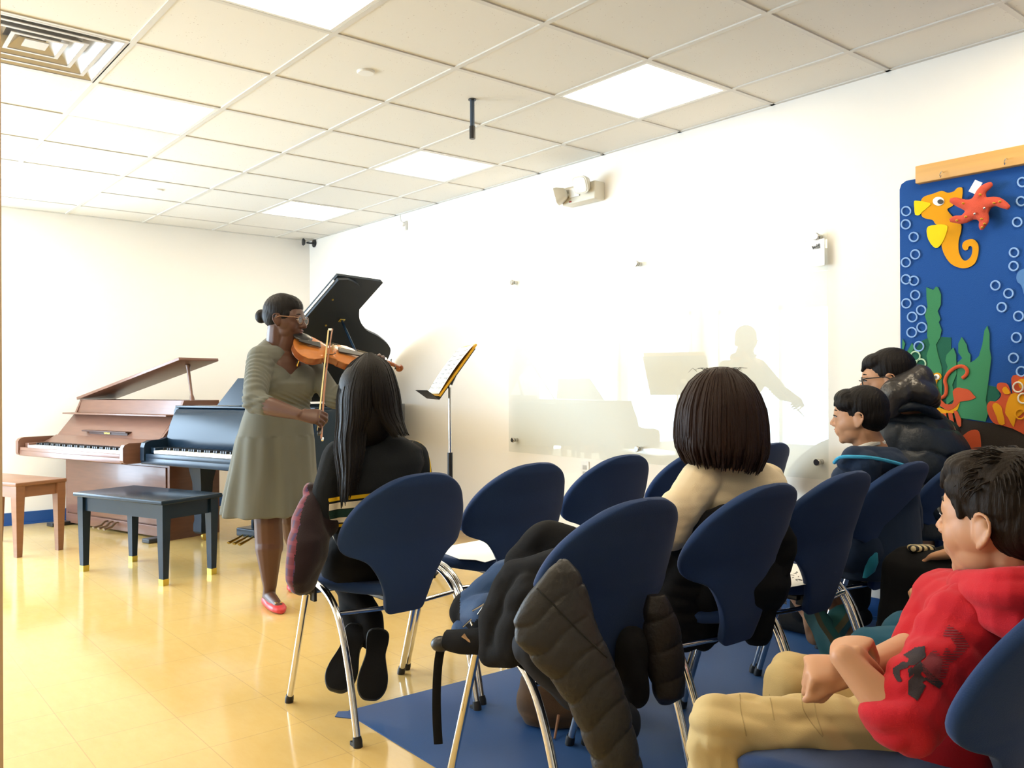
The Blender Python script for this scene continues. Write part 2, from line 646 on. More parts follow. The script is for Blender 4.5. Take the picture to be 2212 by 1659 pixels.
# corner microphone / camera pair
t = thing('wall_camera', 'black swivel device with two round heads high in the room corner', 'camera', (0, -0.14, 2.5))
cc = A(-0.0, -0.14, 2.503)
M().lathe([(.001, 0), (.038, .003), (.04, .012), (.0, .02)], A(0, -.115, 2.503), (-1, 0, 0)).build('wall_plate', m_black_pl, t)
M().tube([A(-.015, -.115, 2.503), A(-.05, -.112, 2.50), A(-.085, -.108, 2.503)], .008, 10).build('arm', m_black_pl, t)
M().lathe([(.001, -.018), (.025, -.014), (.036, 0), (.030, .012), (.001, .018)], A(-.115, -.105, 2.506), (-1, 0.25, 0.0)).build('lens_head', m_black_pl, t)
# small white sensor high on the right wall
t = thing('wall_sensor', 'small white sensor bracket under the ceiling edge', 'sensor', (0, -1.78, 2.43))
M().box((-.012, -1.78, 2.43), (.024, .035, .075), bev=.004).build('housing', m_white_metal, t)
M().tube([A(-.02, -1.77, 2.45), A(-.045, -1.765, 2.47), A(-.05, -1.76, 2.52)], .006, 8).build('bracket', m_white_metal, t)
M().lathe([(.018, 0), (.018, .02), (.01, .026)], A(-.024, -1.78, 2.44), (-1, 0, 0)).build('dome', m_white_metal, t)

# twin-head emergency light
m_em = mat('cream_plastic', (0.62, 0.58, 0.48), 0.35)
m_lampgl = mat('lamp_head_glass', (0.75, 0.74, 0.70), 0.12, spec=.8)
t = thing('emergency_light', 'cream wall emergency lamp unit with two swivel heads', 'emergency light', (0, -3.92, 2.31))
M().box((-.045, -3.93, 2.31), (.09, .30, .115), bev=.010).build('housing', m_em, t)
M().box((-.093, -3.90, 2.322), (.006, .09, .06), bev=.002).build('face_panel', m_white_metal, t)
M().box((-.093, -3.86, 2.268), (.006, .018, .008)).build('indicator', mat('indicator_red', (0.30, 0.02, 0.02), .4), t)
for (yy_, zz_, d) in ((-3.80, 2.31, A(-.55, .75, -.25)), (-4.01, 2.345, A(-.9, -.15, -.35))):
    d = nrm(d)
    e = nrm(np.cross(d, A(0, 0, 1)))
    w = np.cross(e, d)
    c = A(-.135, yy_, zz_)
    h = M()
    rg = []
    for q, r in ((-.055, .022), (-.045, .035), (.0, .052), (.018, .054)):
        rg.append([c + d * q + (e * math.copysign(abs(math.cos(a)) ** .5, math.cos(a)) + w * math.copysign(abs(math.sin(a)) ** .5, math.sin(a))) * r for a in [2 * math.pi * k / 24 for k in range(24)]])
    h.loft(rg)
    hd = h.build('lamp_head', m_em, t)
    rg = []
    for q, r in ((.016, .050), (.022, .046), (.024, .030), (.024, .001)):
        rg.append([c + d * q + (e * math.copysign(abs(math.cos(a)) ** .5, math.cos(a)) + w * math.copysign(abs(math.sin(a)) ** .5, math.sin(a))) * r for a in [2 * math.pi * k / 24 for k in range(24)]])
    M().loft(rg).build('lamp_lens', m_lampgl, hd)
    M().tube([A(-.08, yy_ * .6 + -3.93 * .4, 2.31), c - d * .03], .012, 10).build('swivel', m_em, t)

# outlet
t = thing('wall_outlet', 'white duplex power outlet low on the wall below the glass board', 'outlet', (0, -3.893, .55))
M().box((-.004, -3.893, .553), (.008, .072, .116), bev=.003).build('cover_plate', m_white_metal, t)
for dz in (.02, -.02):
    M().box((-.009, -3.893, .553 + dz), (.004, .034, .028), bev=.004).build('socket', mat('socket_grey', (0.45, 0.44, 0.42), .4), t)

# glass board on stand-offs
m_glass = mat('clear_glass_board', (0.95, 0.98, 0.97), 0.0)
g = G(m_glass)
tr_ = g.n('ShaderNodeBsdfTransparent', Color=(0.97, 0.985, 0.98, 1))
gl_ = g.n('ShaderNodeBsdfGlossy', Roughness=0.0)
lw_ = g.n('ShaderNodeLayerWeight', Blend=0.5)
fr_ = g.math('ADD', g.math('MULTIPLY', g.math('POWER', lw_.outputs['Facing'], 4.0), .9), .05)
mx_ = g.n('ShaderNodeMixShader')
g.l(fr_, mx_.inputs[0])
g.l(tr_.outputs[0], mx_.inputs[1])
g.l(gl_.outputs[0], mx_.inputs[2])
g.l(mx_.outputs[0], g.nt.nodes['Material Output'].inputs['Surface'])
BY0, BY1, BZ0, BZ1 = -5.605, -3.16, .635, 1.875
t = thing('glass_board', 'large clear glass writing board on metal stand-offs on the right wall', 'glass board', (0, (BY0 + BY1) / 2, BZ0))
M().box((-.034, (BY0 + BY1) / 2, (BZ0 + BZ1) / 2), (.006, BY1 - BY0, BZ1 - BZ0)).build('glass_pane', m_glass, t, smooth=False)
m_steel = mat('satin_steel', (0.50, 0.48, 0.45), 0.25, metal=1.0)
for yq in (-3.215, -4.375, -5.552):
    for zq in (.718, 1.82):
        so_ = M().lathe([(.0135, .004), (.0135, .030)], A(-.0, yq, zq), (-1, 0, 0)).build('standoff', m_steel, t)
        M().lathe([(.0165, .0375), (.0175, .040), (.0175, .050), (.015, .053), (.001, .053)], A(0, yq, zq), (-1, 0, 0)).build('cap', m_steel, so_)
# wifi card
t = thing('wifi_notice', 'white card reading wifi at the top right of the glass board', 'notice', (-.038, -5.55, 1.72))
m_paper = mat('white_paper', (0.90, 0.90, 0.88), 0.7)
m_ink = mat('black_ink', (0.01, 0.01, 0.012), 0.6)
cw = pxw(1772, 545, -.038)
M().box((-.0385, cw[1] + .02, cw[2]), (.001, .085, .13)).build('card', m_paper, t, smooth=False)


def text3d(s, name, loc, right, up, size, m, parent=None, ext=0.0006, align='CENTER', bold=0.0):
    cu = bpy.data.curves.new(name, 'FONT')
    cu.body = s
    cu.size = size
    cu.extrude = ext
    cu.offset = bold
    cu.align_x = align
    cu.align_y = 'CENTER'
    o = bpy.data.objects.new(name, cu)
    COL.objects.link(o)
    dg = bpy.context.evaluated_depsgraph_get()
    dg.update()
    me = bpy.data.meshes.new_from_object(o.evaluated_get(dg))
    bpy.data.objects.remove(o)
    r, u = nrm(right), nrm(up)
    n = np.cross(r, u)
    loc = np.asarray(loc, float)
    q = M()
    q.add([loc + r * v.co.x + u * v.co.y + n * v.co.z for v in me.vertices], [list(p.vertices) for p in me.polygons])
    bpy.data.meshes.remove(me)
    return q.build(name, m, parent, smooth=False)


tw = pxw(1763, 533, -.0395)
text3d('wifi', 'lettering', tw, (0, -1, 0), (0, 0, 1), 0.032, m_ink, t, bold=.0008)

# wooden door jamb just inside the left edge of the picture
jb = px(-20, 829, 1.25)
jb = jb - A(cR[0], cR[1], 0) * .0075
struct('trim_3', M().box((jb[0], jb[1], RH / 2), (.030, .030, RH), [nrm(A(cR[0], cR[1], 0)), nrm(A(cF[0], cF[1], 0)), A(0, 0, 1)]), mat('jamb_wood', (0.62, 0.42, 0.22), .5), smooth=False)
# ================================================================== CHAIRS
m_blue = mat('blue_chair_fabric', (0.014, 0.038, 0.118), 0.85, spec=0.2, bump=0.12, bscale=420, sheen=0.12)
m_chrome2 = mat('chrome_tube', (0.72, 0.71, 0.70), 0.10, metal=1.0)
m_rubber = mat('black_rubber', (0.012, 0.012, 0.013), 0.5)
WZ = [(.362, .062), (.372, .073), (.42, .084), (.46, .098), (.495, .117), (.525, .138), (.543, .156), (.555, .178), (.564, .202), (.574, .220), (.59, .231),
      (.62, .236), (.655, .231), (.69, .219), (.722, .201), (.750, .180), (.774, .154), (.794, .124), (.808, .093), (.817, .058), (.821, .010)]
YZ = [(.36, -.138), (.42, -.158), (.47, -.167), (.60, -.190), (.72, -.232), (.83, -.285)]


def sheet(rows, ncol, fpos, th):
    """rows: parameter values; fpos(row, c)->(point, normal); th(row,c) half thickness -> closed shell"""
    m = M()
    nr = len(rows)
    top, bot = [], []
    for r in rows:
        for j in range(ncol):
            c = -1 + 2 * j / (ncol - 1)
            p, n = fpos(r, c)
            t = th(r, c)
            top.append(p + n * t)
            bot.append(p - n * t)
    fs = []
    N = nr * ncol
    for i in range(nr - 1):
        for j in range(ncol - 1):
            a, b, c_, d = i * ncol + j, i * ncol + j + 1, (i + 1) * ncol + j + 1, (i + 1) * ncol + j
            fs += [(a, b, c_, d), (N + d, N + c_, N + b, N + a)]
    for i in range(nr - 1):
        for j in (0, ncol - 1):
            a, b = i * ncol + j, (i + 1) * ncol + j
            fs.append((a, b, N + b, N + a))
    for j in range(ncol - 1):
        for i in (0, nr - 1):
            a, b = i * ncol + j, i * ncol + j + 1
            fs.append((b, a, N + a, N + b))
    return m.add(top + bot, fs)


def cosc(j, n):
    return -math.cos(math.pi * j / (n - 1))


def make_chair():
    t = thing('stacking_chair', 'blue fabric chair with chrome legs', 'chair', (0, 0, 0), 'blue chairs set out in rows')

    def wz(z):
        return float(np.interp(z, [a for a, _ in WZ], [b for _, b in WZ]))

    def bpos(z, c):
        c = math.sin(c * math.pi / 2)
        x = wz(z) * c
        y = float(np.interp(z, [a for a, _ in YZ], [b for _, b in YZ])) + (.85 * x * x + 6.0 * x ** 4) * min(1, max(.3, (z - .42) / .15))
        return A(x, y, z), nrm(A(-1.2 * x, 1, .45))
    P_, _ = catmull([A(w, 0, z) for z, w in WZ], [0] * len(WZ), 3)
    wzs = [(p[2], max(p[0], .006)) for p in P_]

    def bpos2(i, c):
        z, w = wzs[i]
        c = math.sin(c * math.pi / 2)
        x = w * c
        y = float(np.interp(z, [a for a, _ in YZ], [b for _, b in YZ])) + (.85 * x * x + 6.0 * x ** 4) * min(1, max(.3, (z - .42) / .15))
        return A(x, y, z), nrm(A(-1.2 * x, 1, .45))
    sheet(list(range(len(wzs))), 25, bpos2, lambda i, c: .0125 * (1 - abs(c) ** 5) ** .5 * min(1, (max(0, .8225 - wzs[i][0]) / .03 + .02) ** .5) + .0025).build('backrest', m_blue, t, angle=75)
    ws = [(-.155, .074), (-.12, .092), (-.09, .112), (-.06, .138), (-.03, .168), (0.0, .192), (.05, .212), (.10, .222), (.16, .225), (.20, .218), (.225, .200), (.238, .170)]

    def spos(y, c):
        c = math.sin(c * math.pi / 2)
        x = float(np.interp(y, [a for a, _ in ws], [b for _, b in ws])) * c
        z = .428 + .35 * x * x + .006 * math.sin((y + .1) * 9) - (max(0, y - .16) / .08) ** 2 * .026 + (max(0, -.05 - y) / .09) ** 2 * .012
        return A(x, y, z), nrm(A(-.6 * x, (y > .16) * .5, 1))
    ys_ = [a for a, _ in ws] + [.03, .13, .18, .212, .232, -.14, -.105, -.075]
    sheet(sorted(ys_), 17, spos, lambda y, c: .017 * (1 - abs(c) ** 5) ** .5 * min(1, ((.2385 - y) / .02 + .02) ** .5) + .003).build('seat', m_blue, t, angle=75)
    for sx in (-1, 1):
        x = .228 * sx
        l1 = M().tube([A(x, .240, .012), A(x, .165, .235), A(x, .112, .395), A(x, .098, .428)], .0112, 12).build('leg', m_chrome2, t)
        M().tube([A(x, .244, 0), A(x, .240, .016), A(x, .236, .028)], [.0145, .0150, .0130], 12).build('foot_cap', m_rubber, l1)
        l2 = M().tube([A(x, .100, .425), A(x, .088, .440), A(x, .060, .450), A(x, .020, .4495), A(x, -.030, .438), A(x, -.075, .415), A(x, -.108, .385), A(x, -.135, .345),
                       A(x, -.158, .295), A(x, -.180, .235), A(x, -.205, .150), A(x, -.237, .018)], .0112, 12, smooth=3).build('leg', m_chrome2, t)
        M().tube([A(x, -.241, 0), A(x, -.238, .016), A(x, -.234, .030)], [.0145, .0150, .0130], 12).box((x, -.225, .006), (.022, .03, .012)).build('foot_cap', m_rubber, l2)
        M().lathe([(.001, -.006), (.022, -.006), (.024, 0), (.022, .006), (.001, .006)], A(x * 1.03, .098, .425), (1, 0, 0)).box((x * .93, .085, .405), (.012, .03, .05), bev=.003).build('bracket', m_rubber, t)
    M().tube([A(-.226, -.112, .380), A(-.08, -.125, .374), A(.08, -.125, .374), A(.226, -.112, .380)], .0075, 10).build('crossbar', m_chrome2, t)
    M().tube([A(-.226, .10, .408), A(.226, .10, .408)], .009, 10).build('crossbar', m_chrome2, t)
    M().box((0, -.02, .400), (.11, .17, .018), bev=.004).box((0, -.10, .39), (.07, .03, .035), bev=.004).build('seat_plate', m_black_pl, t)
    return t


CH = [  # x, y, rotation, label
    (-2.33, -5.28, 0, 'blue chair the long-haired girl in the striped black sweater sits on'),
    (-1.83, -5.25, 0, 'empty blue chair with a white sheet on its seat, beside the long-haired girl'),
    (-1.325, -5.22, 0, 'empty blue chair near the power outlet with a black folder on its seat'),
    (-.83, -5.22, 0, 'empty blue chair mostly hidden behind the woman in the cream sweater'),
    (-.30, -5.22, 0, 'empty blue chair nearest the glass board, peeking out right of the brown-haired woman'),
    (-2.285, -6.17, 0, 'blue chair carrying the quilted black jacket and the backpack'),
    (-1.79, -6.20, 0, 'blue chair the woman in the cream sweater sits on'),
    (-1.315, -6.17, 0, 'empty blue chair with a printed programme on its seat'),
    (-.845, -6.14, 0, 'blue chair the boy in the navy jacket sits on'),
    (-.34, -6.14, 0, 'blue chair the man in the dark puffer coat sits on'),
    (-2.365, -7.127, 8, 'blue chair the boy in the red hoodie sits on'),
    (-1.72, -7.02, 4, 'blue chair beside the red hoodie boy, under the child in teal trousers'),
    (-1.13, -7.00, 0, 'blue chair under the person in black trousers'),
]
proto = make_chair()
CHAIRS = []
for k, (x, y, r, lb) in enumerate(CH):
    c = proto if k == 0 else copy_tree(proto)
    c.location = (x, y, 0.004 if (x > -2.6 and y < -5.3) else 0)
    c.rotation_euler = (0, 0, math.radians(r))
    c['label'] = lb
    CHAIRS.append(c)

# blue floor mat
m_mat = mat('blue_floor_mat', (0.018, 0.075, 0.24), 0.55, bump=0.05, bscale=200, var=.08, vscale=2)
mm = M()
mm.prism([(-2.455, -5.27), (-2.44, -5.245), (-1.2, -5.285), (-.03, -5.32), (-.03, -8.6), (-2.47, -8.6)], (0, 0, .0005), (1, 0, 0), (0, 1, 0), (0, 0, .003))
tag(mm.build('floor_mat', m_mat, org=(-1.2, -6.9, 0), smooth=False), 'large blue mat on the floor under the chairs', 'mat')
tag(M().prism([(-2.50, -5.262), (-2.47, -5.228), (-2.44, -5.25), (-2.452, -5.33)], (0, 0, .0005), (1, 0, 0), (0, 1, 0), (0, 0, .002)).build('tape', m_mat, org=(-2.47, -5.26, 0), smooth=False),
    'small blue tape tab at the mat corner', 'tape')

# ================================================================== PIANOS
PO = A(-2.24, -.196, 0)
pa = nrm(A(.278, -.961, 0))
pn = A(pa[1], -pa[0], 0)


def PP(s, q, z):
    return PO + s * pa + q * pn + A(0, 0, z)


PAX = [pa, pn, A(0, 0, 1)]
m_wood = mat('walnut_piano', (0.17, 0.080, 0.052), 0.32, spec=.4, coat=.12, var=.22, vscale=6, stretch=(1, 1, 9))
m_wood2 = mat('walnut_bench', (0.24, 0.11, 0.055), 0.38, spec=.4, coat=.1, var=.2, vscale=7, stretch=(1, 1, 8))
m_bpiano = mat('black_piano_lacquer', (0.009, 0.020, 0.036), 0.24, spec=.22)  # black finish; blue in the base colour stands in for reflected daylight
m_bpl2 = mat('black_lid_satin', (0.016, 0.021, 0.028), 0.42, spec=.2)
m_ivory = mat('ivory_keys', (0.85, 0.84, 0.80), 0.3)
m_brass = mat('brass', (0.55, 0.40, 0.10), 0.28, metal=1.0)


def keyboard(root, s0, s1, qf, qb, z, sharps_z=.011):
    """52 white keys and 36 black keys between s0 and s1; front edge qf, back qb"""
    n = 52
    w = (s1 - s0) / n
    kw, kb = M(), M()
    for i in range(n):
        kw.box(PP(s0 + (i + .5) * w, (qf + qb) / 2, z - .008), (w * .93, abs(qf - qb), .020), PAX)
    # layout A B | C D E F G A B ...
    for i in range(n - 1):
        k = (i + 5) % 7      # 0=C
        if k in (0, 1, 3, 4, 5):
            kb.box(PP(s0 + (i + 1) * w, qb + (qf - qb) * .31, z + .009), (w * .52, abs(qf - qb) * .62, .018), PAX)
    kw.build('white_keys', m_ivory, root, smooth=False)
    kb.build('black_keys', m_black_pl, root, smooth=False)


# ---- console upright piano (walnut)
t = thing('upright_piano', 'brown walnut console piano with its lid propped open', 'piano', PP(.7, -.2, 0))
c = M()
c.box(PP(.7, -.205, .30), (1.36, .40, .56), PAX, bev=.004)
c.build('lower_case', m_wood, t)
M().box(PP(.7, .002, .31), (1.33, .012, .42), PAX, bev=.003).build('lower_panel', m_wood, t)
M().box(PP(.7, .006, .055), (1.34, .02, .075), PAX, bev=.003).build('plinth', m_wood, t)
sp = [(-.42, .0), (.0, .0), (.0, .58), (.0, .60), (.075, .713), (-.07, .885), (-.12, 1.0), (-.42, 1.0)]
for s in (0.0, 1.375):
    M().prism(sp, PP(s, 0, 0), pn, (0, 0, 1), pa * .025).build('side_panel', m_wood, t, smooth=False)
M().box(PP(.7, .18, .598), (1.40, .37, .045), PAX, bev=.006).build('keybed', m_wood, t)
M().box(PP(.7, .352, .628), (1.36, .03, .028), PAX, bev=.004).build('key_slip', m_wood, t)
for s in (-.012, 1.412):
    out = [(.0, .575), (.345, .575), (.368, .585), (.374, .60), (.374, .685), (.36, .706), (.33, .716), (.06, .716), (0, .74)]
    M().prism(out, PP(s - .019, 0, 0), pn, (0, 0, 1), pa * .038).build('cheek', m_wood, t, smooth=False)
for s, in ((.04,), (1.36,)):
    M().box(PP(s, .245, .655), (.055, .16, .035), PAX, bev=.003).build('key_block', m_wood, t)
keyboard(t, .075, 1.325, .335, .19, .655)
# fallboard, sloped desk, ledge, top panel
M().prism([(.07, .655), (.185, .655), (.185, .675), (.09, .725), (.065, .715)], PP(.025, 0, 0), pn, (0, 0, 1), pa * 1.35).build('fallboard', m_wood, t, smooth=False)
M().prism([(.075, .713), (-.068, .888), (-.083, .876), (.055, .705)], PP(.025, 0, 0), pn, (0, 0, 1), pa * 1.35).build('music_desk', m_wood, t, smooth=False)
M().box(PP(.70, -.03, .893), (1.40, .115, .012), PAX, bev=.002).build('ledge', m_wood, t)
M().prism([(-.085, .895), (-.12, 1.0), (-.135, 1.0), (-.10, .895)], PP(.025, 0, 0), pn, (0, 0, 1), pa * 1.35).build('upper_panel', m_wood, t, smooth=False)
md = M()
md.box(PP(.68, .055, .765), (.60, .05, .010), PAX, bev=.002).box(PP(.70, .038, .752), (.52, .03, .028), PAX, bev=.003)
md.build('music_ledge', mat('dark_walnut', (0.07, 0.032, 0.022), .5, spec=.3), t)
text3d('YAMAHA', 'maker_lettering', PP(.70, .060, .751), pa, (0, 0, 1), .020, m_brass, t, ext=.001)
ln = math.radians(12.0)
la = pa * math.cos(ln) + A(0, 0, math.sin(ln))
lz = nrm(np.cross(la, pn)) * 1.0
lz = lz if lz[2] > 0 else -lz
lid = M()
lid.box(PP(-.01, -.27, 1.012) + la * .70, (1.42, .34, .022), [la, pn, lz], bev=.003)
lid.build('lid', m_wood, t)
M().box(PP(1.375, -.30, 1.0 - .05) + A(0, 0, -.0), (.025, .24, .10), PAX).box(PP(.7, -.40, .93), (1.36, .03, .14), PAX).build('back_rail', m_wood, t, smooth=False)
ps0 = PP(1.33, -.24, .99)
ps1 = PP(-.01, -.27, 1.012) + la * 1.27 - lz * .012
M().tube([ps0, ps0 + (ps1 - ps0) * .12, ps0 + (ps1 - ps0) * .2, ps1 - A(0, 0, .03), ps1], [.020, .016, .010, .013, .020], 10).build('prop_stick', m_wood, t)
for s in (.63, .70, .77):
    pd = M()
    pd.tube([PP(s, .0, .085), PP(s, .04, .075), PP(s, .07, .05), PP(s, .13, .040)], [.009, .011, .014, .018], 10, flat=((0, 0, 1), .55))
    pd.build('pedal', mat('aged_brass_pedal', (0.35, 0.27, 0.18), .35, metal=.9), t)
for s in (.05, 1.35):
    M().box(PP(s, .06, .016), (.09, .20, .03), PAX, bev=.006).build('foot', m_black_pl, t)
M().box(PP(.72, .10, .57), (.05, .06, .018), PAX, bev=.003).build('lock', m_black_pl, t)

# ---- grand piano (black), length runs to +Q = -pn
GS = 1.50
t = thing('grand_piano', 'black grand piano with raised lid behind the violinist', 'grand piano', PP(2.2, -.8, 0))
OUT = [(0.0, 0.0), (0.0, 1.45), (.55, 1.45), (.70, 1.40), (.80, 1.29), (.90, 1.14), (.99, 1.04), (1.14, .94), (1.34, .87), (1.55, .76), (1.64, .66), (1.69, .52), (1.70, .32), (1.64, .12), (1.52, 0.0)]


def outline(k=4):
    """straight front/spine, smooth bentside"""
    pts, _ = catmull([A(*p, 0) for p in OUT[2:]], [0] * (len(OUT) - 2), k)
    return [(0.0, 0.0), (0.0, 1.45)] + [(p[0], p[1]) for p in pts]


OL = outline()
gq = -pn                                   # +Q direction
# rim = ring between outline and inset outline
cen = A(.75, .65)
rim = M()
inn = []
for (x, y) in OL:
    d = nrm(cen - A(x, y))
    inn.append((x + d[0] * .055, y + d[1] * .055))
base = PP(GS, 0, 0)


def gp(Q, w, z):
    return base + gq * Q + pa * w + A(0, 0, z)


rings = []
for z, L in ((.62, OL), (.95, OL), (.955, [(x * .9985 + .001, y * .9985 + .001) for x, y in OL]), (.955, inn), (.62, inn), (.62, OL)):
    rings.append([gp(x, y, z) for x, y in L])
rim.loft(rings, True, False)
rim.build('rim', m_bpiano, t, angle=50)
M().prism(inn, gp(0, 0, .70), gq, pa, (0, 0, .02)).build('soundboard', mat('spruce_soundboard', (0.45, 0.27, 0.10), .4), t, smooth=False)
plate = [(cen[0] + (x - cen[0]) * .93, cen[1] + (y - cen[1]) * .93) for x, y in inn]
M().prism(plate, gp(0, 0, .80), gq, pa, (0, 0, .02)).build('string_plate', mat('gold_plate', (0.40, 0.28, 0.08), .35, metal=.8), t, smooth=False)
# keyboard end
M().box(gp(-.13, .725, .598), (1.47, .30, .045), [pa, pn, A(0, 0, 1)], bev=.005).build('keybed', m_bpiano, t)
M().box(gp(-.265, .725, .632), (1.36, .03, .032), PAX, bev=.004).build('key_slip', m_bpiano, t)
for w in (.022, 1.428):
    o = [(0, .955), (.02, .955), (.03, .93), (.035, .86), (.05, .80), (.09, .755), (.15, .738), (.24, .735), (.28, .72), (.29, .69), (.29, .60), (0, .60)]
    M().prism(o, gp(0, w - .022, 0), pn, (0, 0, 1), pa * .044).build('arm', m_bpiano, t, smooth=False)
for w in (.075, 1.375):
    M().box(gp(-.17, w, .668), (.06, .15, .04), PAX, bev=.004).build('key_block', m_bpiano, t)
keyboard(t, GS + .105, GS + 1.345, .255, .11, .668)
# fallboard curved
M().prism([(.10, .665), (.115, .69), (.112, .76), (.095, .83), (.065, .90), (.04, .94), (.01, .955), (-.02, .955), (-.02, .93), (.04, .90), (.08, .80), (.09, .70), (.08, .665)],
          gp(0, .044, 0), pn, (0, 0, 1), pa * 1.362).build('fallboard', m_bpiano, t, angle=50)
M().box(gp(.08, .725, .962), (1.42, .22, .014), PAX, bev=.003).build('desk_shelf', m_bpiano, t)
# music desk raised: trapezoid leaning back
du = nrm(gq * .30 + A(0, 0, .95))
M().prism([(-.45, 0), (.45, 0), (.30, .195), (-.30, .195)], gp(.10, .76, .972), pa, du, gq * .012).build('music_desk', m_bpiano, t, smooth=False)
# legs
for (Q, w, lean) in ((.13, .10, 1), (.13, 1.35, -1), (1.35, .42, 0)):
    lg = M()
    lg.box(gp(Q, w, .595), (.16, .16, .05), PAX, bev=.006)
    rr_ = []
    for z, h in ((.575, .072), (.50, .064), (.42, .050), (.15, .040), (.12, .046), (.07, .046), (.055, .036)):
        rr_.append([gp(Q + sx * h, w + sy * h, z) for sx, sy in ((-1, -1), (1, -1), (1, 1), (-1, 1))])
    lg.loft(rr_)
    l_ = lg.build('leg', m_bpiano, t, angle=20)
    M().lathe([(.028, -.010), (.028, .010)], gp(Q + .02, w, .028), pa, 16).tube([gp(Q, w, .06), gp(Q + .01, w, .03)], .012, 8).build('caster', m_brass, l_)
# lyre with pedals
ly = M()
ly.box(gp(.12, .72, .59), (.22, .10, .03), PAX, bev=.005)
for s in (-.05, .05):
    ly.box(gp(.12, .72 + s, .37), (.022, .03, .44), PAX, bev=.004)
ly.box(gp(.10, .72, .125), (.24, .14, .055), PAX, bev=.008)
lo = ly.build('lyre', m_bpiano, t)
for s in (-.055, 0, .055):
    M().tube([gp(.05, .72 + s, .115), gp(.0, .72 + s, .095), gp(-.08, .72 + s, .072)], [.009, .011, .017], 10, flat=((0, 0, 1), .5)).build('pedal', m_brass, lo)
M().tube([gp(.16, .72, .14), gp(.42, .72, .58)], .006, 8).build('lyre_rod', m_brass, lo)
# lid: hinged on the spine side, 37 degrees
ph = math.radians(37)
H0 = gp(0, 0, .972)
e2 = pa * math.cos(ph) + A(0, 0, math.sin(ph))
en = np.cross(gq, e2)
en = en if en[2] > 0 else -en
lo_ = [(.47, -.0), (.47, 1.41), (.55, 1.425)] + [(x, y * .985) for x, y in OL[3:]]
LM = M().prism(lo_, H0, gq, e2, en * .022)
lidg = LM.build('lid', m_bpl2, t, smooth=False)
M().prism([(.47, 0.0), (.47, 1.425), (.90, 1.425), (.925, 1.415), (.925, 0.0)], H0 + en * .030, gq, e2, en * .020).build('front_flap', m_bpl2, t, smooth=False)
M().prism([(.464, .01), (.464, 1.38), (.47, 1.38), (.47, .01)], H0 + en * .019, gq, e2, en * .013).build('piano_hinge', mat('pale_brass', (0.75, 0.70, 0.55), .4, metal=.5), t, smooth=False)
lp0, lp1 = gp(.62, 1.38, .94), H0 + gq * .80 + e2 * 1.02 - en * .002
M().tube([lp0, lp1], [.010, .010], 8, flat=(pn, .7)).build('prop_stick', m_bpiano, t)
M().box(H0 + gq * .80 + e2 * 1.02 - en * .006, (.05, .03, .008), [gq, e2, en], bev=.002).build('prop_cup', m_brass, t)
for Q, w in ((.56, 1.22), (.70, .95), (1.45, .62)):
    M().lathe([(.001, -.008), (.007, -.007), (.008, 0)], H0 + gq * Q + e2 * w, en, 10).build('lid_button', m_brass, t)


# ================================================================== BENCHES
def bench(name, label, corners, zt, m_top, m_leg, tip, over, leg=.052, foot=.034, apron=.085, toph=.025):
    """corners: four leg-foot centres on the floor, in order round the bench"""
    cs = [A(c[0], c[1], 0) for c in corners]
    ctr = sum(cs) / 4
    t = thing(name, label, 'bench', ctr)
    u = nrm((cs[1] - cs[0]) + (cs[2] - cs[3]))
    w = nrm(A(-u[1], u[0], 0))
    lu = (np.linalg.norm(cs[1] - cs[0]) + np.linalg.norm(cs[2] - cs[3])) / 2
    lw = (np.linalg.norm(cs[3] - cs[0]) + np.linalg.norm(cs[2] - cs[1])) / 2
    if np.dot(cs[3] - cs[0], w) < 0:
        w = -w
    M().box(ctr + A(0, 0, zt - toph / 2), (lu + leg + 2 * over, lw + leg + 2 * over, toph), [u, w, A(0, 0, 1)], bev=.006).build('top', m_top, t)
    ap = M()
    za = zt - toph - apron / 2
    for sg in (-1, 1):
        ap.box(ctr + w * sg * (lw / 2) + A(0, 0, za), (lu, .02, apron), [u, w, A(0, 0, 1)])
        ap.box(ctr + u * sg * (lu / 2) + A(0, 0, za), (.02, lw, apron), [u, w, A(0, 0, 1)])
    ap.build('apron', m_leg, t, smooth=False)
    for su in (-1, 1):
        for sw in (-1, 1):
            p = ctr + u * su * lu / 2 + w * sw * lw / 2
            rr_ = []
            for z, h in ((.0, foot / 2), (zt - toph - apron, leg / 2), (zt - toph, leg / 2)):
                rr_.append([p + u * sx * h + w * sy * h + A(0, 0, z) for sx, sy in ((-1, -1), (1, -1), (1, 1), (-1, 1))])
            l_ = M().loft(rr_).build('leg', m_leg, t, smooth=False)
            if tip:
                h0, h1 = foot / 2 + .0015, foot / 2 + .003
                M().loft([[p + u * sx * h + w * sy * h + A(0, 0, z) for sx, sy in ((-1, -1), (1, -1), (1, 1), (-1, 1))] for z, h in ((0.0, h0), (.036, h1))]).build('brass_tip', tip, l_, smooth=False)
    return t


bench('piano_bench', 'black lacquered bench with brass-tipped legs in front of the pianos', [(-2.327, -2.935), (-2.575, -2.245), (-2.265, -2.135), (-2.02, -2.83)], .475, m_bpiano, m_bpiano,
      mat('brass_tip', (0.62, 0.47, 0.08), .3, metal=.7), .018)
bench('piano_bench', 'brown wooden bench cut by the left edge of the photo', [(-2.795, -1.50), (-3.06, -.86), (-2.79, -.75), (-2.54, -1.40)], .485, m_wood2, m_wood2, None, .006, leg=.058, foot=.036, apron=.075)

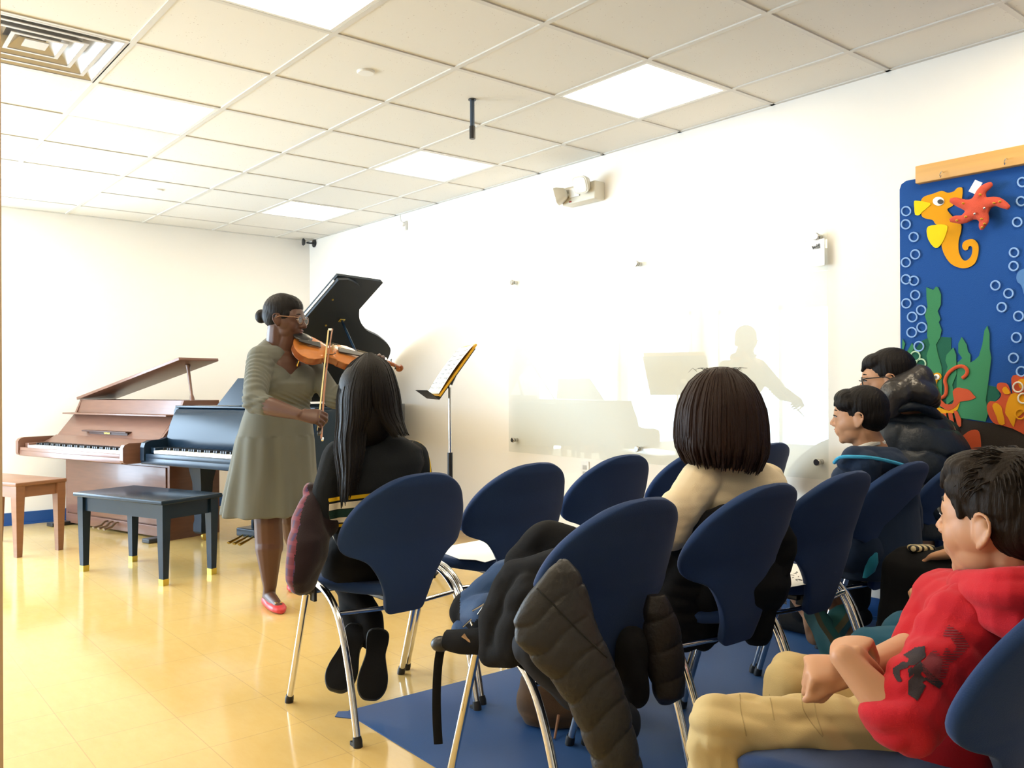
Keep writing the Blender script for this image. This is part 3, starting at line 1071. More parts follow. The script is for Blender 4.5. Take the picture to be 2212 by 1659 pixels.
# ================================================================== MUSIC STAND
mb = A(-1.03, -3.85, 0)
t = thing('music_stand', 'black music stand with a chrome pole and yellow folder of sheet music', 'music stand', mb)
st = M()
for k in range(3):
    a = math.radians(200 + 120 * k)
    d = A(math.cos(a), math.sin(a), 0)
    st.tube([mb + A(0, 0, .14), mb + d * .10 + A(0, 0, .075), mb + d * .27 + A(0, 0, .012)], .012, 10, flat=((0, 0, 1), .7))
st.build('tripod_base', m_black_mt, t)
M().tube([mb + A(0, 0, .10), mb + A(0, 0, .72)], .0155, 16).build('lower_tube', m_black_mt, t)
M().tube([mb + A(0, 0, .70), mb + A(0, 0, 1.09)], .0085, 14).build('pole', m_chrome2, t)
dn = nrm(-cR * math.cos(math.radians(14)) - A(cF[0], cF[1], 0) * math.sin(math.radians(14)))      # desk normal, horizontal part
dn[2] = 0
dn = nrm(dn)
dw = A(-dn[1], dn[0], 0)
if np.dot(dw, cF) < 0:
    dw = -dw
tl = math.radians(36)
dup = nrm(-dn * math.sin(tl) + A(0, 0, math.cos(tl)))
dnn = nrm(np.cross(dw, dup))
if np.dot(dnn, dn) < 0:
    dnn = -dnn
dc = mb + A(0, 0, 1.125) + dn * .02
M().box(dc + A(0, 0, -.01), (.03, .05, .06), [dn, dw, A(0, 0, 1)], bev=.004).tube([dc - dnn * .02, dc - dnn * .012 + dup * .13], [.022, .004], 8).build('head', m_black_mt, t)
M().lathe([(.001, -.02), (.016, -.02), (.019, 0), (.016, .02), (.001, .02)], dc - dw * .04, dw, 20).build('tilt_knob', m_white_metal, t)
M().box(dc + dup * .045 + dnn * .004, (.46, .34, .003), [dw, dup, dnn]).build('desk', m_black_mt, t, smooth=False)
M().box(dc - dup * .125 + dnn * .045, (.46, .003, .085), [dw, dup, dnn]).build('lip', m_black_mt, t, smooth=False)
m_yellow = mat('yellow_folder', (0.75, 0.42, 0.02), .5)
t2 = thing('sheet_music', 'open sheet music in a yellow folder on the music stand', 'sheet music', dc)
M().box(dc + dup * .065 + dnn * .011, (.44, .35, .010), [dw, dup, dnn]).build('yellow_cover', m_yellow, t2, smooth=False)
pg = M()
rows = []
for k in range(10):
    f = k / 9
    rows.append([dc + dup * (-.10 + .33 * f) + dw * x + dnn * (.018 + .010 * math.sin(f * 3.1) + .004 * abs(x) / .2) for x in (-.215, -.14, -.07, 0, .07, .14, .215)])
pg.loft(rows, False, False)
pg.build('pages', m_paper, t2)
ink = M()
for r in range(9):
    for sd in (-1, 1):
        for q in range(5):
            ink.box(dc + dup * (-.075 + .032 * r + .0035 * q) + dw * sd * .11 + dnn * .0305, (.17, .0006, .0006), [dw, dup, dnn])
        for q in range(9):
            ink.box(dc + dup * (-.070 + .032 * r + .003 * random.random() * 4) + dw * (sd * .11 + (q - 4) * .019) + dnn * .0308, (.005, .004, .0006), [dw, dup, dnn])
ink.build('printed_notes', m_ink, t2, smooth=False)
# ================================================================== PEOPLE: building blocks
def frame(F, U=(0, 0, 1)):
    F = nrm(F)
    R_ = nrm(np.cross(F, U))
    return R_, F, nrm(np.cross(R_, F))          # right, forward, up


from mathutils.bvhtree import BVHTree


def head_prims(m, c, F, H, U=(0, 0, 1), wide=1.0, cheeks=1.0, nose=1.0, lips=1.0):
    X, Y, Z = frame(F, U)
    ax = [X, Y, Z]

    def L(x, y, z):
        return c + (X * x + Y * y + Z * z) * H

    def E(x, y, z, a, b, d):
        m.ell(L(x, y, z), (a * H, b * H, d * H), ax, 22, 16)
    w = wide
    E(0, -.07, .12, .335 * w, .40, .365)
    E(0, .09, .02, .295 * w, .30, .34)
    E(0, .12, -.17, .245 * w, .235, .26)
    E(0, .13, -.31, .19 * w, .185, .155)
    E(0, .245, -.405, .085, .065, .07)
    for s in (-1, 1):
        E(s * .125 * w, .185, -.13, .125 * cheeks, .125 * cheeks, .155 * cheeks)
        E(s * .160 * w, .06, -.24, .09, .17, .15)
        E(s * .19 * w, .06, -.08, .12, .20, .18)
        E(s * .11, .290, .070, .12, .045, .045)
        E(s * .045, .375, -.150, .036 * nose, .045, .032)
        # ear
        e = M().ell((0, 0, 0), 1, n=4, m=3)
        m.ell(L(s * .325 * w, -.035, -.055), (.030 * H, .075 * H, .115 * H), [nrm(X + Y * .35 * -s * -1), nrm(Y - X * .35 * s), Z], 14, 10)
        pts = [L(s * .31 * w, .02, -.01), L(s * .345 * w, .0, .055), L(s * .375 * w, -.06, .075), L(s * .390 * w, -.115, .03), L(s * .378 * w, -.11, -.06), L(s * .345 * w, -.06, -.14), L(s * .315 * w, -.01, -.18)]
        m.tube(pts, [.014 * H, .017 * H, .017 * H, .017 * H, .017 * H, .022 * H, .027 * H], 8, smooth=2)
    m.cap(L(0, .335, .02), L(0, .425, -.125), .030 * H, .047 * H * nose)
    E(0, .340, -.225, .075, .042, .024 * lips)
    E(0, .328, -.268, .068, .044, .027 * lips)
    E(0, .285, -.245, .13, .085, .11)
    return L, ax


def eyes(root, c, F, H, skin, iris=(0.02, 0.012, 0.008), U=(0, 0, 1), brow=None, open_=1.0):
    X, Y, Z = frame(F, U)

    def L(x, y, z):
        return c + (X * x + Y * y + Z * z) * H
    mw_ = mat('eye_white', (0.62, 0.58, 0.55), .3)
    mi_ = mat('iris', iris, .2)
    for s in (-1, 1):
        e = M().ell(L(s * .128, .318, -.005), (.062 * H, .045 * H, .026 * H * open_), [nrm(X - Y * .35 * s), nrm(Y + X * .35 * s), Z], 14, 10)
        eo = e.build('eye', mw_, root)
        M().ell(L(s * .131, .349, -.003), (.022 * H, .016 * H, .024 * H * open_), [X, Y, Z], 12, 8).build('iris', mi_, eo)
        lid = M().tube([L(s * .06, .350, -.008), L(s * .10, .374, .018 * open_ + .004), L(s * .15, .362, .020 * open_ + .004), L(s * .200, .312, .0)], [.005 * H, .010 * H, .010 * H, .006 * H], 8, smooth=3)
        lid.build('eyelid', brow or mi_, eo)
        if brow:
            M().tube([L(s * .05, .350, .085), L(s * .12, .352, .110), L(s * .20, .300, .095)], [.008 * H, .013 * H, .005 * H], 8, smooth=3, flat=(Y, .6)).build('eyebrow', brow, root)


def hand(m, wr, d, n, s, curl, size=1.0, thumb=(.55, .75, -.35), spread=.10, tcurl=.3, out=None):
    """palm, four unequal fingers, thumb; d=direction to knuckles, n=back of hand, s=+1/-1 thumb side along cross(d,n)"""
    d = nrm(d)
    n = nrm(n - d * np.dot(n, d))
    w = np.cross(d, n) * s                  # toward the thumb
    k = size
    rings = []
    for q, hw, hd in ((-.012, .024, .019), (.0, .027, .019), (.025, .034, .018), (.055, .041, .016), (.080, .042, .014), (.090, .036, .010)):
        rings.append([wr + d * q * k + w * math.cos(a) * hw * k + n * math.sin(a) * hd * k for a in [2 * math.pi * j / 16 for j in range(16)]])
    m.loft(rings)
    LN = [(.041, .025, .021), (.045, .029, .023), (.042, .027, .022), (.033, .021, .019)]
    tips = []
    for i in range(4):
        off = (.031, .0105, -.0105, -.031)[i]
        p = wr + (d * (.082, .086, .083, .075)[i] + w * off - n * .001) * k
        dd = nrm(d + w * off * spread * 30)
        ang = 0.0
        for j in range(3):
            ang += curl[i][j]
            v = dd * math.cos(ang) - n * math.sin(ang)
            q = p + v * LN[i][j] * k
            r0 = (.0092, .0084, .0076, .0066)
            sc = (1, 1, .96, .86)[i] * k
            m.cap(p, q, r0[j] * sc, r0[j + 1] * sc, 12)
            p = q
        tips.append(p)
    p = wr + (d * .022 + w * .026 - n * .006) * k
    v = nrm(d * thumb[0] + w * thumb[1] + n * thumb[2])
    q = p + v * .036 * k
    m.cap(p - v * .008, q, .0145 * k, .0110 * k, 12)
    v2 = nrm(v * math.cos(tcurl) + (d * .7 - w * .7) * math.sin(tcurl))
    q2 = q + v2 * .028 * k
    m.cap(q, q2, .0108 * k, .0095 * k, 12)
    m.cap(q2, q2 + nrm(v2 + (d - w) * .15) * .020 * k, .0095 * k, .0078 * k, 12)
    return tips


def sect(c, a, b, va, vb, n=28, p=2.3, wave=0.0, k=9, ph=0.0):
    """super-ellipse section: half size a along va, b along vb"""
    out = []
    for j in range(n):
        t = 2 * math.pi * j / n
        ct, st = math.cos(t), math.sin(t)
        r = 1 + wave * math.sin(k * t + ph) + wave * .5 * math.sin((k + 4) * t + 2 * ph)
        out.append(c + (va * a * math.copysign(abs(ct) ** (2 / p), ct) + vb * b * math.copysign(abs(st) ** (2 / p), st)) * r)
    return out


def folds(*terms):
    """cloth creases: terms (amp, direction, wavelength, warp)"""
    def f(co, no):
        h = np.zeros(len(co))
        for amp, dr, wl, wp in terms:
            dr = nrm(dr)
            e = nrm(np.cross(dr, (0.31, 0.52, 0.79)))
            g_ = np.cross(dr, e)
            s = co @ dr
            x = co @ e
            y = co @ g_
            q = 2 * np.pi * s / wl + wp * np.sin(x * 23 + 1.3 * np.sin(y * 31)) + wp * .7 * np.sin(y * 17 + s * 11)
            h += amp * (np.abs(np.sin(q / 2)) ** 1.5 - .5) * (0.6 + 0.4 * np.sin(x * 13 + y * 9 + 1.0))
        return co + no * h[:, None]
    return f


def seam(root_mesh, org, lines, r_, m_, name='seam'):
    """stitched seam following the cloth through photo positions"""
    vs_ = [Vector(np.array(v.co) + np.array(org)) for v in root_mesh.data.vertices]
    tr_ = BVHTree.FromPolygons(vs_, [tuple(p.vertices) for p in root_mesh.data.polygons])
    q = M()
    for ln in lines:
        P_, _ = catmull([A(u, v, 0) for u, v in ln], [0] * len(ln), 6)
        pts = []
        for p in P_:
            k = Vector(px(p[0], p[1], 1) - CAM).normalized()
            h = tr_.ray_cast(Vector(CAM), k)
            if h[0] is not None:
                pts.append(np.array(h[0]) - np.array(k) * r_ * .2)
        if len(pts) > 2:
            q.tube(pts, r_, 6)
    if q.f:
        return q.build(name, m_, root_mesh)


def quilt(dr, wl, amp, cross=None, wl2=.3):
    """down-filled baffles across direction dr"""
    def f(co, no):
        dr_ = nrm(dr)
        e = nrm(np.cross(dr_, (0.31, 0.52, 0.79)))
        s = co @ dr_ + .010 * np.sin((co @ e) * 22) + .004 * np.sin((co @ e) * 61)
        h = np.abs(np.sin(np.pi * s / wl)) ** .45 - 0.75
        h = h + .10 * np.sin((co @ e) * 95 + 2.5 * np.sin(s * 60)) * (1 - np.abs(np.sin(np.pi * s / wl)))
        if cross is not None:
            c_ = nrm(cross)
            h = np.minimum(h, (np.abs(np.sin(np.pi * (co @ c_) / wl2)) ** .35 - 0.75))
        return co + no * (amp * h)[:, None]
    return f


def fabric(name, col, rough=.85, bump=.15, scale=500, sheen=None, **k):
    sheen = sheen if sheen is not None else (.08 if max(col) > .05 else 0.0)
    return mat(name, col, rough, spec=.2, bump=bump, bscale=scale, sheen=sheen, **k)


def strands(m, left, right, rows, n, r0, r1, jit=.004, seed=1, seg=3):
    """hair locks between two boundary paths; left/right: lists of 3-D points; rows: bulge(s,t)->vector"""
    rnd = random.Random(seed)
    Lp, _ = catmull(left, [0] * len(left), 4)
    Rp, _ = catmull(right, [0] * len(right), 4)
    K = len(Lp)
    for i in range(n):
        s = (i + .5) / n + rnd.uniform(-.3, .3) / n
        s = min(1, max(0, s))
        end = K - rnd.randint(0, max(1, K // 9))
        pts, rr = [], []
        j1, j2, ph = rnd.uniform(-jit, jit), rnd.uniform(-jit, jit), rnd.uniform(0, 6)
        for k in range(end):
            t = k / (K - 1)
            p = Lp[k] * (1 - s) + Rp[k] * s + rows(s, t)
            p = p + A(j1 * math.sin(t * 5 + ph), j2 * math.cos(t * 4 + ph), 0) * (0.3 + t)
            pts.append(p)
            rr.append((r0 * (1 - t) + r1 * t) * (1 if k < end - 3 else (end - k) / 4))
        m.tube(pts, rr, 6)
    return m


def scalp(c, F, H, name, m_h, root, U=(0, 0, 1), prims=(), voxel=.004, wide=1.0, amp=.0018, low=0.0, top=1.0):
    """short hair as one mass following the skull with combed relief"""
    X, Y, Z = frame(F, U)
    ax = [X, Y, Z]

    def L(x, y, z):
        return c + (X * x + Y * y + Z * z) * H
    m = M()
    m.ell(L(0, -.10, .155), (.365 * H * wide, .41 * H, .375 * H * top), ax, 22, 16)
    m.ell(L(0, -.20, .02 + low), (.34 * H * wide, .31 * H, .30 * H), ax, 22, 16)
    for p in prims:
        if p[0] == 'e':
            m.ell(L(*p[1]), tuple(q * H for q in p[2]), ax, 16, 12)
        else:
            m.cap(L(*p[1]), L(*p[2]), p[3] * H, p[4] * H)

    def post(co, no):
        d = (co - c) @ np.array([X, Y, Z]).T / H
        a = np.arctan2(d[:, 0], d[:, 1] + .4)
        h = np.sin(a * 46 + 3 * np.sin(d[:, 2] * 9)) * .3 + np.sin(a * 91 + 5 * np.sin(d[:, 2] * 6 + 1)) * .35 + np.sin(d[:, 2] * 30 + 6 * np.sin(a * 5)) * .15
        return co + no * (amp * h)[:, None]
    return organic(name, m, m_h, root, voxel=voxel, smooth=2, post=post)


def glasses(root, c, F, H, m_f, U=(0, 0, 1), name='eyeglasses'):
    X, Y, Z = frame(F, U)

    def L(x, y, z):
        return c + (X * x + Y * y + Z * z) * H
    g_ = M()
    for s in (-1, 1):
        pts = []
        for k in range(17):
            a = 2 * math.pi * k / 16
            pts.append(L(s * (.15 + .115 * math.copysign(abs(math.cos(a)) ** .8, math.cos(a))), .415 - .06 * abs(math.cos(a) + s * 0) * 0 - .03, -.012 + .080 * math.copysign(abs(math.sin(a)) ** .8, math.sin(a))))
        g_.tube(pts, .009 * H, 6)
        g_.tube([L(s * .265, .38, .03), L(s * .345, .33, .035), L(s * .368, .02, .03), L(s * .375, -.06, -.02)], .010 * H, 6, flat=(X, .5))
    g_.tube([L(-.04, .40, .0), L(0, .43, .012), L(.04, .40, .0)], .009 * H, 6)
    go = g_.build(name, m_f, root)
    for s in (-1, 1):
        M().prism([(.10 * math.cos(a), .070 * math.sin(a)) for a in [2 * math.pi * k / 16 for k in range(16)]], L(s * .15, .386, -.012), X * H, Z * H, Y * .001).build('lens', m_glasslens, go)
    return go


m_glasslens = mat('spectacle_lens', (0.5, 0.5, 0.5), 0.05, alpha=.12)
m_hairblack = mat('black_hair', (0.006, 0.0045, 0.0045), 0.5, spec=.16, bump=.25, bscale=160, stretch=(3, 3, .25))
m_hairbrown = mat('brown_hair', (0.018, 0.0075, 0.005), 0.5, spec=.2, bump=.25, bscale=160, stretch=(3, 3, .25))
m_skinD = mat('brown_skin', (0.085, 0.036, 0.022), 0.42, spec=.4, sss=.06, bump=.03, bscale=300)
m_skinA = mat('light_tan_skin', (0.50, 0.265, 0.150), 0.48, spec=.35, sss=.10, bump=.02, bscale=300)
m_gold = mat('gold', (0.75, 0.55, 0.2), .2, metal=1.0)
LEFTV, RIGHTV = -cR, cR
fH = nrm(A(cF[0], cF[1], 0))
rH = nrm(A(cR[0], cR[1], 0))
UP = A(0, 0, 1)

# ================================================================== VIOLINIST
vb = pz(585, 1300, 0)
vb = A(-2.03, -3.62, 0)
V = thing('person', 'standing violinist in a grey knee-length dress, glasses and red flats', 'person', vb)
XX, YY = A(-1, 0, 0), A(0, -1, 0)           # her right, her front
m_dress = fabric('grey_jersey', (0.125, 0.128, 0.108), scale=700, bump=.08)
hc = px(618, 688, 4.34)
HV = .240
HF = rH * .985 - fH * .17 - UP * .10
b = M()
Lh, hax = head_prims(b, hc, HF, HV, cheeks=1.12, nose=1.25, lips=1.5)
b.cap(Lh(0, -.12, -.22), px(603, 765, 4.38), .062, .072)
b.cap(Lh(0, .14, -.36), px(622, 752, 4.36), .04, .05)
b.cap(Lh(0, .08, -.34), px(612, 765, 4.36), .048, .060)
rs, ls = px(563, 775, 4.24), px(664, 780, 4.50)
b.cap(rs * .86 + ls * .14, ls * .86 + rs * .14, .062, .062)
b.ell(px(610, 800, 4.36), (.15, .105, .12), [XX, YY, UP])
b.ell(px(606, 860, 4.38), (.14, .11, .16), [XX, YY, UP])
b.ell(px(598, 960, 4.38), (.155, .13, .18), [XX, YY, UP])
re, rw = px(549, 868, 4.06), px(646, 896, 3.96)
b.cap(rs, re, .055, .045).cap(re, re * .55 + rw * .45, .047, .043).cap(re * .55 + rw * .45, rw, .043, .026)
le, lw = px(722, 862, 4.33), px(790, 800, 4.31)
b.cap(ls, le, .052, .042).cap(le, lw, .040, .025)
# bow hand: fingers over the stick, palm down
bow0, bow1 = px(689, 940, 3.955), px(713, 711, 4.40)
bd = nrm(bow1 - bow0)
hand(b, rw + (px(655, 899, 3.955) - rw) * .3, rH * .97 - UP * .08, UP * .55 - fH * .8, -1,
     [(.75, .9, .3), (.85, 1.0, .4), (.95, 1.0, .4), (.9, .8, .3)], 1.0, thumb=(.8, .3, -.75), spread=.04)
# left hand round the violin neck
vs, ve_ = px(634, 742, 4.27), px(846, 787, 4.50)
ve = nrm(ve_ - vs)
vn = nrm(-fH * .62 + UP * .78)
vn = nrm(vn - ve * np.dot(vn, ve))
vw = np.cross(vn, ve)                        # width axis


def vp(x, y, z):
    return vs + ve * x + vw * y + vn * z


np_ = vp(.435, 0, -.006)
hand(b, np_ - fH * .005 - UP * .075 - ve * .005, UP * .92 + ve * .22, fH * .9 + rH * .15, -1,
     [(.9, 1.0, .5), (.95, 1.0, .6), (1.0, 1.0, .6), (1.0, 1.0, .5)], .98, thumb=(.95, .25, -.3), spread=.10)
# legs
rk, ra = px(579, 1125, 4.27), px(583, 1266, 4.28)
lk, la_ = px(630, 1120, 4.52), px(642, 1206, 4.74)
b.cap(px(585, 1000, 4.33), rk, .095, .070).cap(rk, rk * .6 + ra * .4 - fH * -.01, .069, .070).cap(rk * .6 + ra * .4, ra, .068, .034)
b.cap(px(622, 1000, 4.45), lk, .085, .055).cap(lk, lk * .6 + la_ * .4, .054, .056).cap(lk * .6 + la_ * .4, la_, .055, .030)
fd = nrm(-fH * .62 + rH * .42)
fd2 = nrm(-fH * .9 + rH * .1)
for a_, f_ in ((ra, fd), (la_, fd2)):
    g0 = A(a_[0], a_[1], 0)
    b.cap(a_, g0 + A(0, 0, .045) - f_ * .02, .032, .032).cap(g0 + A(0, 0, .05), g0 + f_ * .12 + A(0, 0, .030), .032, .024)
body = organic('body', b, m_skinD, V, voxel=.0042, smooth=5)
eyes(V, hc, HF, HV, m_skinD, brow=m_hairblack)
glasses(V, hc, HF, HV, mat('tortoise_frame', (0.20, 0.10, 0.05), .25))
scalp(hc, HF, HV, 'hair', m_hairblack, V, low=.03, prims=[('e', (0, -.56, .0), (.14, .13, .15)), ('e', (0, -.46, .02), (.13, .16, .15)), ('e', (0, .0, .25), (.31, .34, .26)), ('e', (-.25, .05, .08), (.08, .15, .14)), ('e', (.25, .05, .08), (.08, .15, .14))], amp=.001)
lipm = mat('lips', (0.20, 0.07, 0.055), .35)
M().ell(Lh(0, .376, -.230), (.060 * HV, .026 * HV, .018 * HV), hax).ell(Lh(0, .362, -.268), (.052 * HV, .026 * HV, .020 * HV), hax).build('lips', lipm, V)
# dress
d = M()
secs = []
for (u, v, D_, a, bb, wv, tilt) in ((607, 786, 4.37, .150, .095, 0, .055), (606, 800, 4.37, .172, .118, 0, .03), (606, 828, 4.37, .182, .155, 0, 0), (604, 850, 4.37, .172, .145, 0, 0), (602, 874, 4.38, .158, .132, 0, 0),
                                    (599, 905, 4.38, .176, .150, .004, 0), (595, 955, 4.38, .200, .172, .010, 0), (591, 1010, 4.38, .214, .184, .024, 0), (587, 1060, 4.38, .228, .198, .040, 0), (584, 1108, 4.38, .240, .208, .055, 0)):
    c_ = px(u, v, D_)
    r_ = sect(c_, a, bb, XX, YY, 72, 2.1, wv, 9, .6)
    if tilt:
        r_ = [p - UP * tilt * np.dot(p - c_, YY) / .1 for p in r_]
    secs.append(r_)
d.loft(secs)
for s, sh in ((1, rs), (-1, ls)):
    d.ell(px(606, 826, 4.37) + XX * s * .068 + YY * .072, (.100, .070, .100), [XX, YY, UP])
d.cap(rs, re, .068, .056).cap(re, re + (rw - re) * .24, .055, .052)
d.cap(ls, le, .062, .052).cap(le, le + (lw - le) * .22, .050, .047)
d.cap(rs, px(596, 772, 4.32), .066, .062).cap(ls, px(622, 780, 4.42), .062, .052).cap(px(586, 768, 4.36), px(596, 745, 4.43), .07, .038).cap(rs, px(584, 747, 4.40), .06, .046)


def dresspost(co, no):
    z = co[:, 2]
    ax_ = (co - re) @ nrm(rs - re)
    dl = np.linalg.norm(np.cross(co - re, nrm(rs - re)), axis=1)
    arm = np.exp(-(np.maximum(0, dl - .075) / .02) ** 2) * (ax_ > -.06) * (ax_ < .26)
    h = arm * .0024 * np.sin(ax_ * 200 + 4 * np.sin(co[:, 0] * 30 + co[:, 1] * 22))
    cx = (co - px(650, 868, 4.3))
    g_ = np.exp(-((z - 1.02) / .035) ** 2)
    h += g_ * .0035 * np.sin((z * 300 + 120 * (co[:, 0] + 1.9)))
    h += (z < .85) * (z > .4) * .003 * np.sin(np.arctan2(co[:, 1] + 3.7, co[:, 0] + 2.0) * 14 + z * 3)
    return co + no * h[:, None]


organic('dress', d, m_dress, V, voxel=.0055, smooth=7, post=dresspost)
m_redshoe = mat('coral_red_leather', (0.62, 0.05, 0.06), .4)
for a_, f_ in ((ra, fd), (la_, fd2)):
    g0 = A(a_[0], a_[1], 0)
    sd = np.cross(f_, UP)
    sh = M()
    for q, w_, h_ in ((-.055, .022, .028), (-.045, .030, .034), (.0, .034, .030), (.05, .038, .030), (.10, .040, .028), (.14, .036, .024), (.165, .022, .018)):
        pass
    sh.loft([sect(g0 + f_ * q + UP * (.004 + h_ / 2), w_, h_ / 2 + .002, sd, UP, 20, 2.6) for q, w_, h_ in
             ((-.062, .012, .030), (-.055, .026, .044), (-.03, .034, .050), (.0, .036, .046), (.05, .039, .036), (.10, .042, .036), (.14, .037, .032), (.168, .022, .024), (.176, .008, .014))])
    so_ = organic('shoe', sh, m_redshoe, V, voxel=.0045, smooth=2)
    M().box(g0 + f_ * .125 + UP * .047, (.034, .012, .006), [sd, f_, UP], bev=.002).build('bow_trim', m_gold, so_)
M().lathe([(.0105, -.002), (.0105, .002)], rw + rH * .095 - UP * .012, rH, 16).build('ring', m_gold, V)
vb2 = None

# ------------------------------------------------ violin
m_vtop = mat('amber_violin_varnish', (0.50, 0.17, 0.035), .22, coat=.5, var=.18, vscale=14, stretch=(1, 1, 6))
m_vrib = mat('dark_amber_varnish', (0.30, 0.085, 0.025), .25, coat=.4)
m_ebony = mat('ebony', (0.012, 0.011, 0.011), .3)
VI = thing('violin', 'amber violin held under the violinist\'s chin', 'violin', vs)
HW = [(0.0, .004), (.004, .035), (.014, .062), (.035, .088), (.070, .1025), (.100, .099), (.125, .086), (.143, .074), (.147, .077), (.152, .062), (.168, .055), (.190, .054), (.212, .059), (.224, .072), (.229, .071), (.24, .076), (.262, .083), (.29, .081), (.318, .068), (.337, .048), (.349, .026), (.355, .008)]
ol = [(x, w_) for x, w_ in HW] + [(x, -w_) for x, w_ in reversed(HW)]
rb = M().prism([(x * 1.0, y * .965) for x, y in ol], vp(0, 0, -.034), ve, vw, vn * .032)
rb.build('ribs', m_vrib, VI, angle=50)
for nm, z0, sg in (('top_plate', -.003, 1), ('back_plate', -.034, -1)):
    tp = M()
    rg = []
    for sc, h in ((1, 0), (1.005, .0025 * sg), (.97, .0045 * sg), (.90, .0035 * sg), (.72, .009 * sg), (.45, .0135 * sg), (.15, .015 * sg), (.01, .0152 * sg)):
        rg.append([vp(.18 + (x - .18) * sc, y * sc, z0 + h) for x, y in ol])
    tp.loft(rg)
    tp.build(nm, m_vtop if sg > 0 else m_vrib, VI, angle=60)
for s in (-1, 1):
    fh = M().tube([vp(.155, s * .052, .0055), vp(.158, s * .046, .007), vp(.175, s * .043, .0085), vp(.192, s * .038, .0095), vp(.205, s * .030, .0105), vp(.210, s * .025, .011), vp(.206, s * .021, .0115)], [.004, .0028, .0022, .0024, .0024, .003, .004], 8, smooth=3, flat=(vn, .3))
    fh.build('f_hole', m_ebony, VI)
nk = M().tube([vp(.345, 0, -.010), vp(.37, 0, -.004), vp(.42, 0, .000), vp(.48, 0, .003)], [.016, .012, .0115, .012], 12)
nk.build('neck', m_vtop, VI)
M().prism([(.225, .0205), (.225, -.0205), (.485, -.0115), (.485, .0115)], vp(0, 0, .0175), ve, vw, vn * .006 - ve * 0).build('fingerboard', m_ebony, VI, smooth=False)
pb = M().tube([vp(.48, 0, .006), vp(.51, 0, .004), vp(.545, 0, -.004), vp(.56, 0, -.008)], [.012, .011, .0095, .009], 10)
sc_ = []
for k in range(28):
    a = k / 27 * 4.2 * math.pi * .55
    r = .019 * (1 - k / 34)
    sc_.append(vp(.568 + r * math.sin(a) * 1.0, 0, -.016 + r * math.cos(a)))
pb.tube(sc_, [.0075] * 28, 8)
pb.lathe([(.001, -.015), (.007, -.014), (.008, 0), (.007, .014), (.001, .015)], vp(.568, 0, -.016), vw, 14)
pb.build('scroll', m_vrib, VI)
for k, (x, s) in enumerate(((.495, 1), (.508, -1), (.522, 1), (.535, -1))):
    M().tube([vp(x, -s * .012, .003), vp(x, s * .024, .003), vp(x, s * .036, .003)], [.003, .003, .0075], 8, flat=(ve, .6)).build('peg', m_ebony, VI)
M().prism([(-.021, 0), (.021, 0), (.019, .022), (.008, .031), (-.008, .031), (-.019, .022)], vp(.192, 0, .010), vw, vn, ve * .003).build('bridge', mat('maple_bridge', (0.6, 0.42, 0.22), .5), VI, smooth=False)
M().prism([(.02, .008), (.02, -.008), (.13, -.021), (.13, .021)], vp(0, 0, .022), ve, vw, vn * .005).build('tailpiece', m_ebony, VI, smooth=False)
stg = M()
for y in (-.0165, -.0055, .0055, .0165):
    stg.tube([vp(.125, y * .8, .026), vp(.194, y, .042), vp(.484, y * .48, .027)], .0006, 6)
stg.build('strings', m_chrome2, VI)
M().ell(vp(.045, .045, .020), (.050, .036, .010), [ve, vw, vn]).build('chin_rest', m_ebony, VI)
sr = M().tube([vp(.03, -.09, -.050), vp(.06, 0, -.058), vp(.10, .085, -.050)], [.008, .012, .008], 10, smooth=4, flat=(vn, .5)).build('shoulder_rest', m_ebony, VI)
for (x, y) in ((.03, -.095), (.10, .09)):
    M().tube([vp(x, y, -.058), vp(x, y, -.030)], .004, 8).lathe([(.006, 0), (.006, .006)], vp(x, y, -.062), vn, 12).build('rest_foot', m_gold, sr)
# bow
BO = thing('violin_bow', 'wooden violin bow with white hair, held upright across the violin', 'violin bow', bow0)
bl = np.linalg.norm(bow1 - bow0)
bo = nrm(np.cross(bd, rH))
bo = nrm(-rH - bd * np.dot(-rH, bd))
stk = [bow0 + bd * bl * t - bo * (.004 + .009 * (2 * t - 1) ** 2 - .001) for t in (-.03, .1, .3, .5, .7, .9, 1)]
M().tube(stk, [.005, .005, .0048, .0045, .004, .0036, .0034], 10, smooth=3).build('stick', mat('pernambuco', (0.28, 0.10, 0.04), .3, coat=.3), BO)
M().box((bow0 + bd * .028 + bow0 + bd * (bl - .008)) / 2 + bo * .008, (.0055, .010, bl - .04), [bo, nrm(np.cross(bd, bo)), bd]).build('bow_hair', mat('horse_hair', (0.72, 0.60, 0.30), .6), BO, smooth=False)
M().box(bow0 + bd * .022 - bo * .002, (.020, .012, .042), [bo, nrm(np.cross(bd, bo)), bd], bev=.003).build('frog', m_ebony, BO)
M().tube([bow0 - bd * .032 - bo * .018, bow0 - bd * .016 - bo * .018], .0055, 10).build('end_button', m_chrome2, BO)
M().box(bow1 - bd * .004, (.018, .008, .014), [bo, nrm(np.cross(bd, bo)), bd], bev=.002).build('tip', m_ivory, BO)
# ================================================================== AUDIENCE
m_blackknit = fabric('black_knit', (0.010, 0.012, 0.015), scale=350, bump=.3, rough=.95)
m_blackcloth = fabric('black_cloth', (0.008, 0.008, 0.009), scale=300, rough=.95)
m_navy = fabric('navy_cloth', (0.012, 0.026, 0.060), scale=400)
m_khaki = fabric('khaki_twill', (0.50, 0.385, 0.185), scale=600, bump=.12)
m_red = fabric('red_sweatshirt', (0.44, 0.010, 0.020), scale=500)
m_teal = fabric('teal_trousers', (0.015, 0.085, 0.15), scale=500)
m_sole = mat('black_sole', (0.010, 0.011, 0.010), .6, bump=.4, bscale=90)

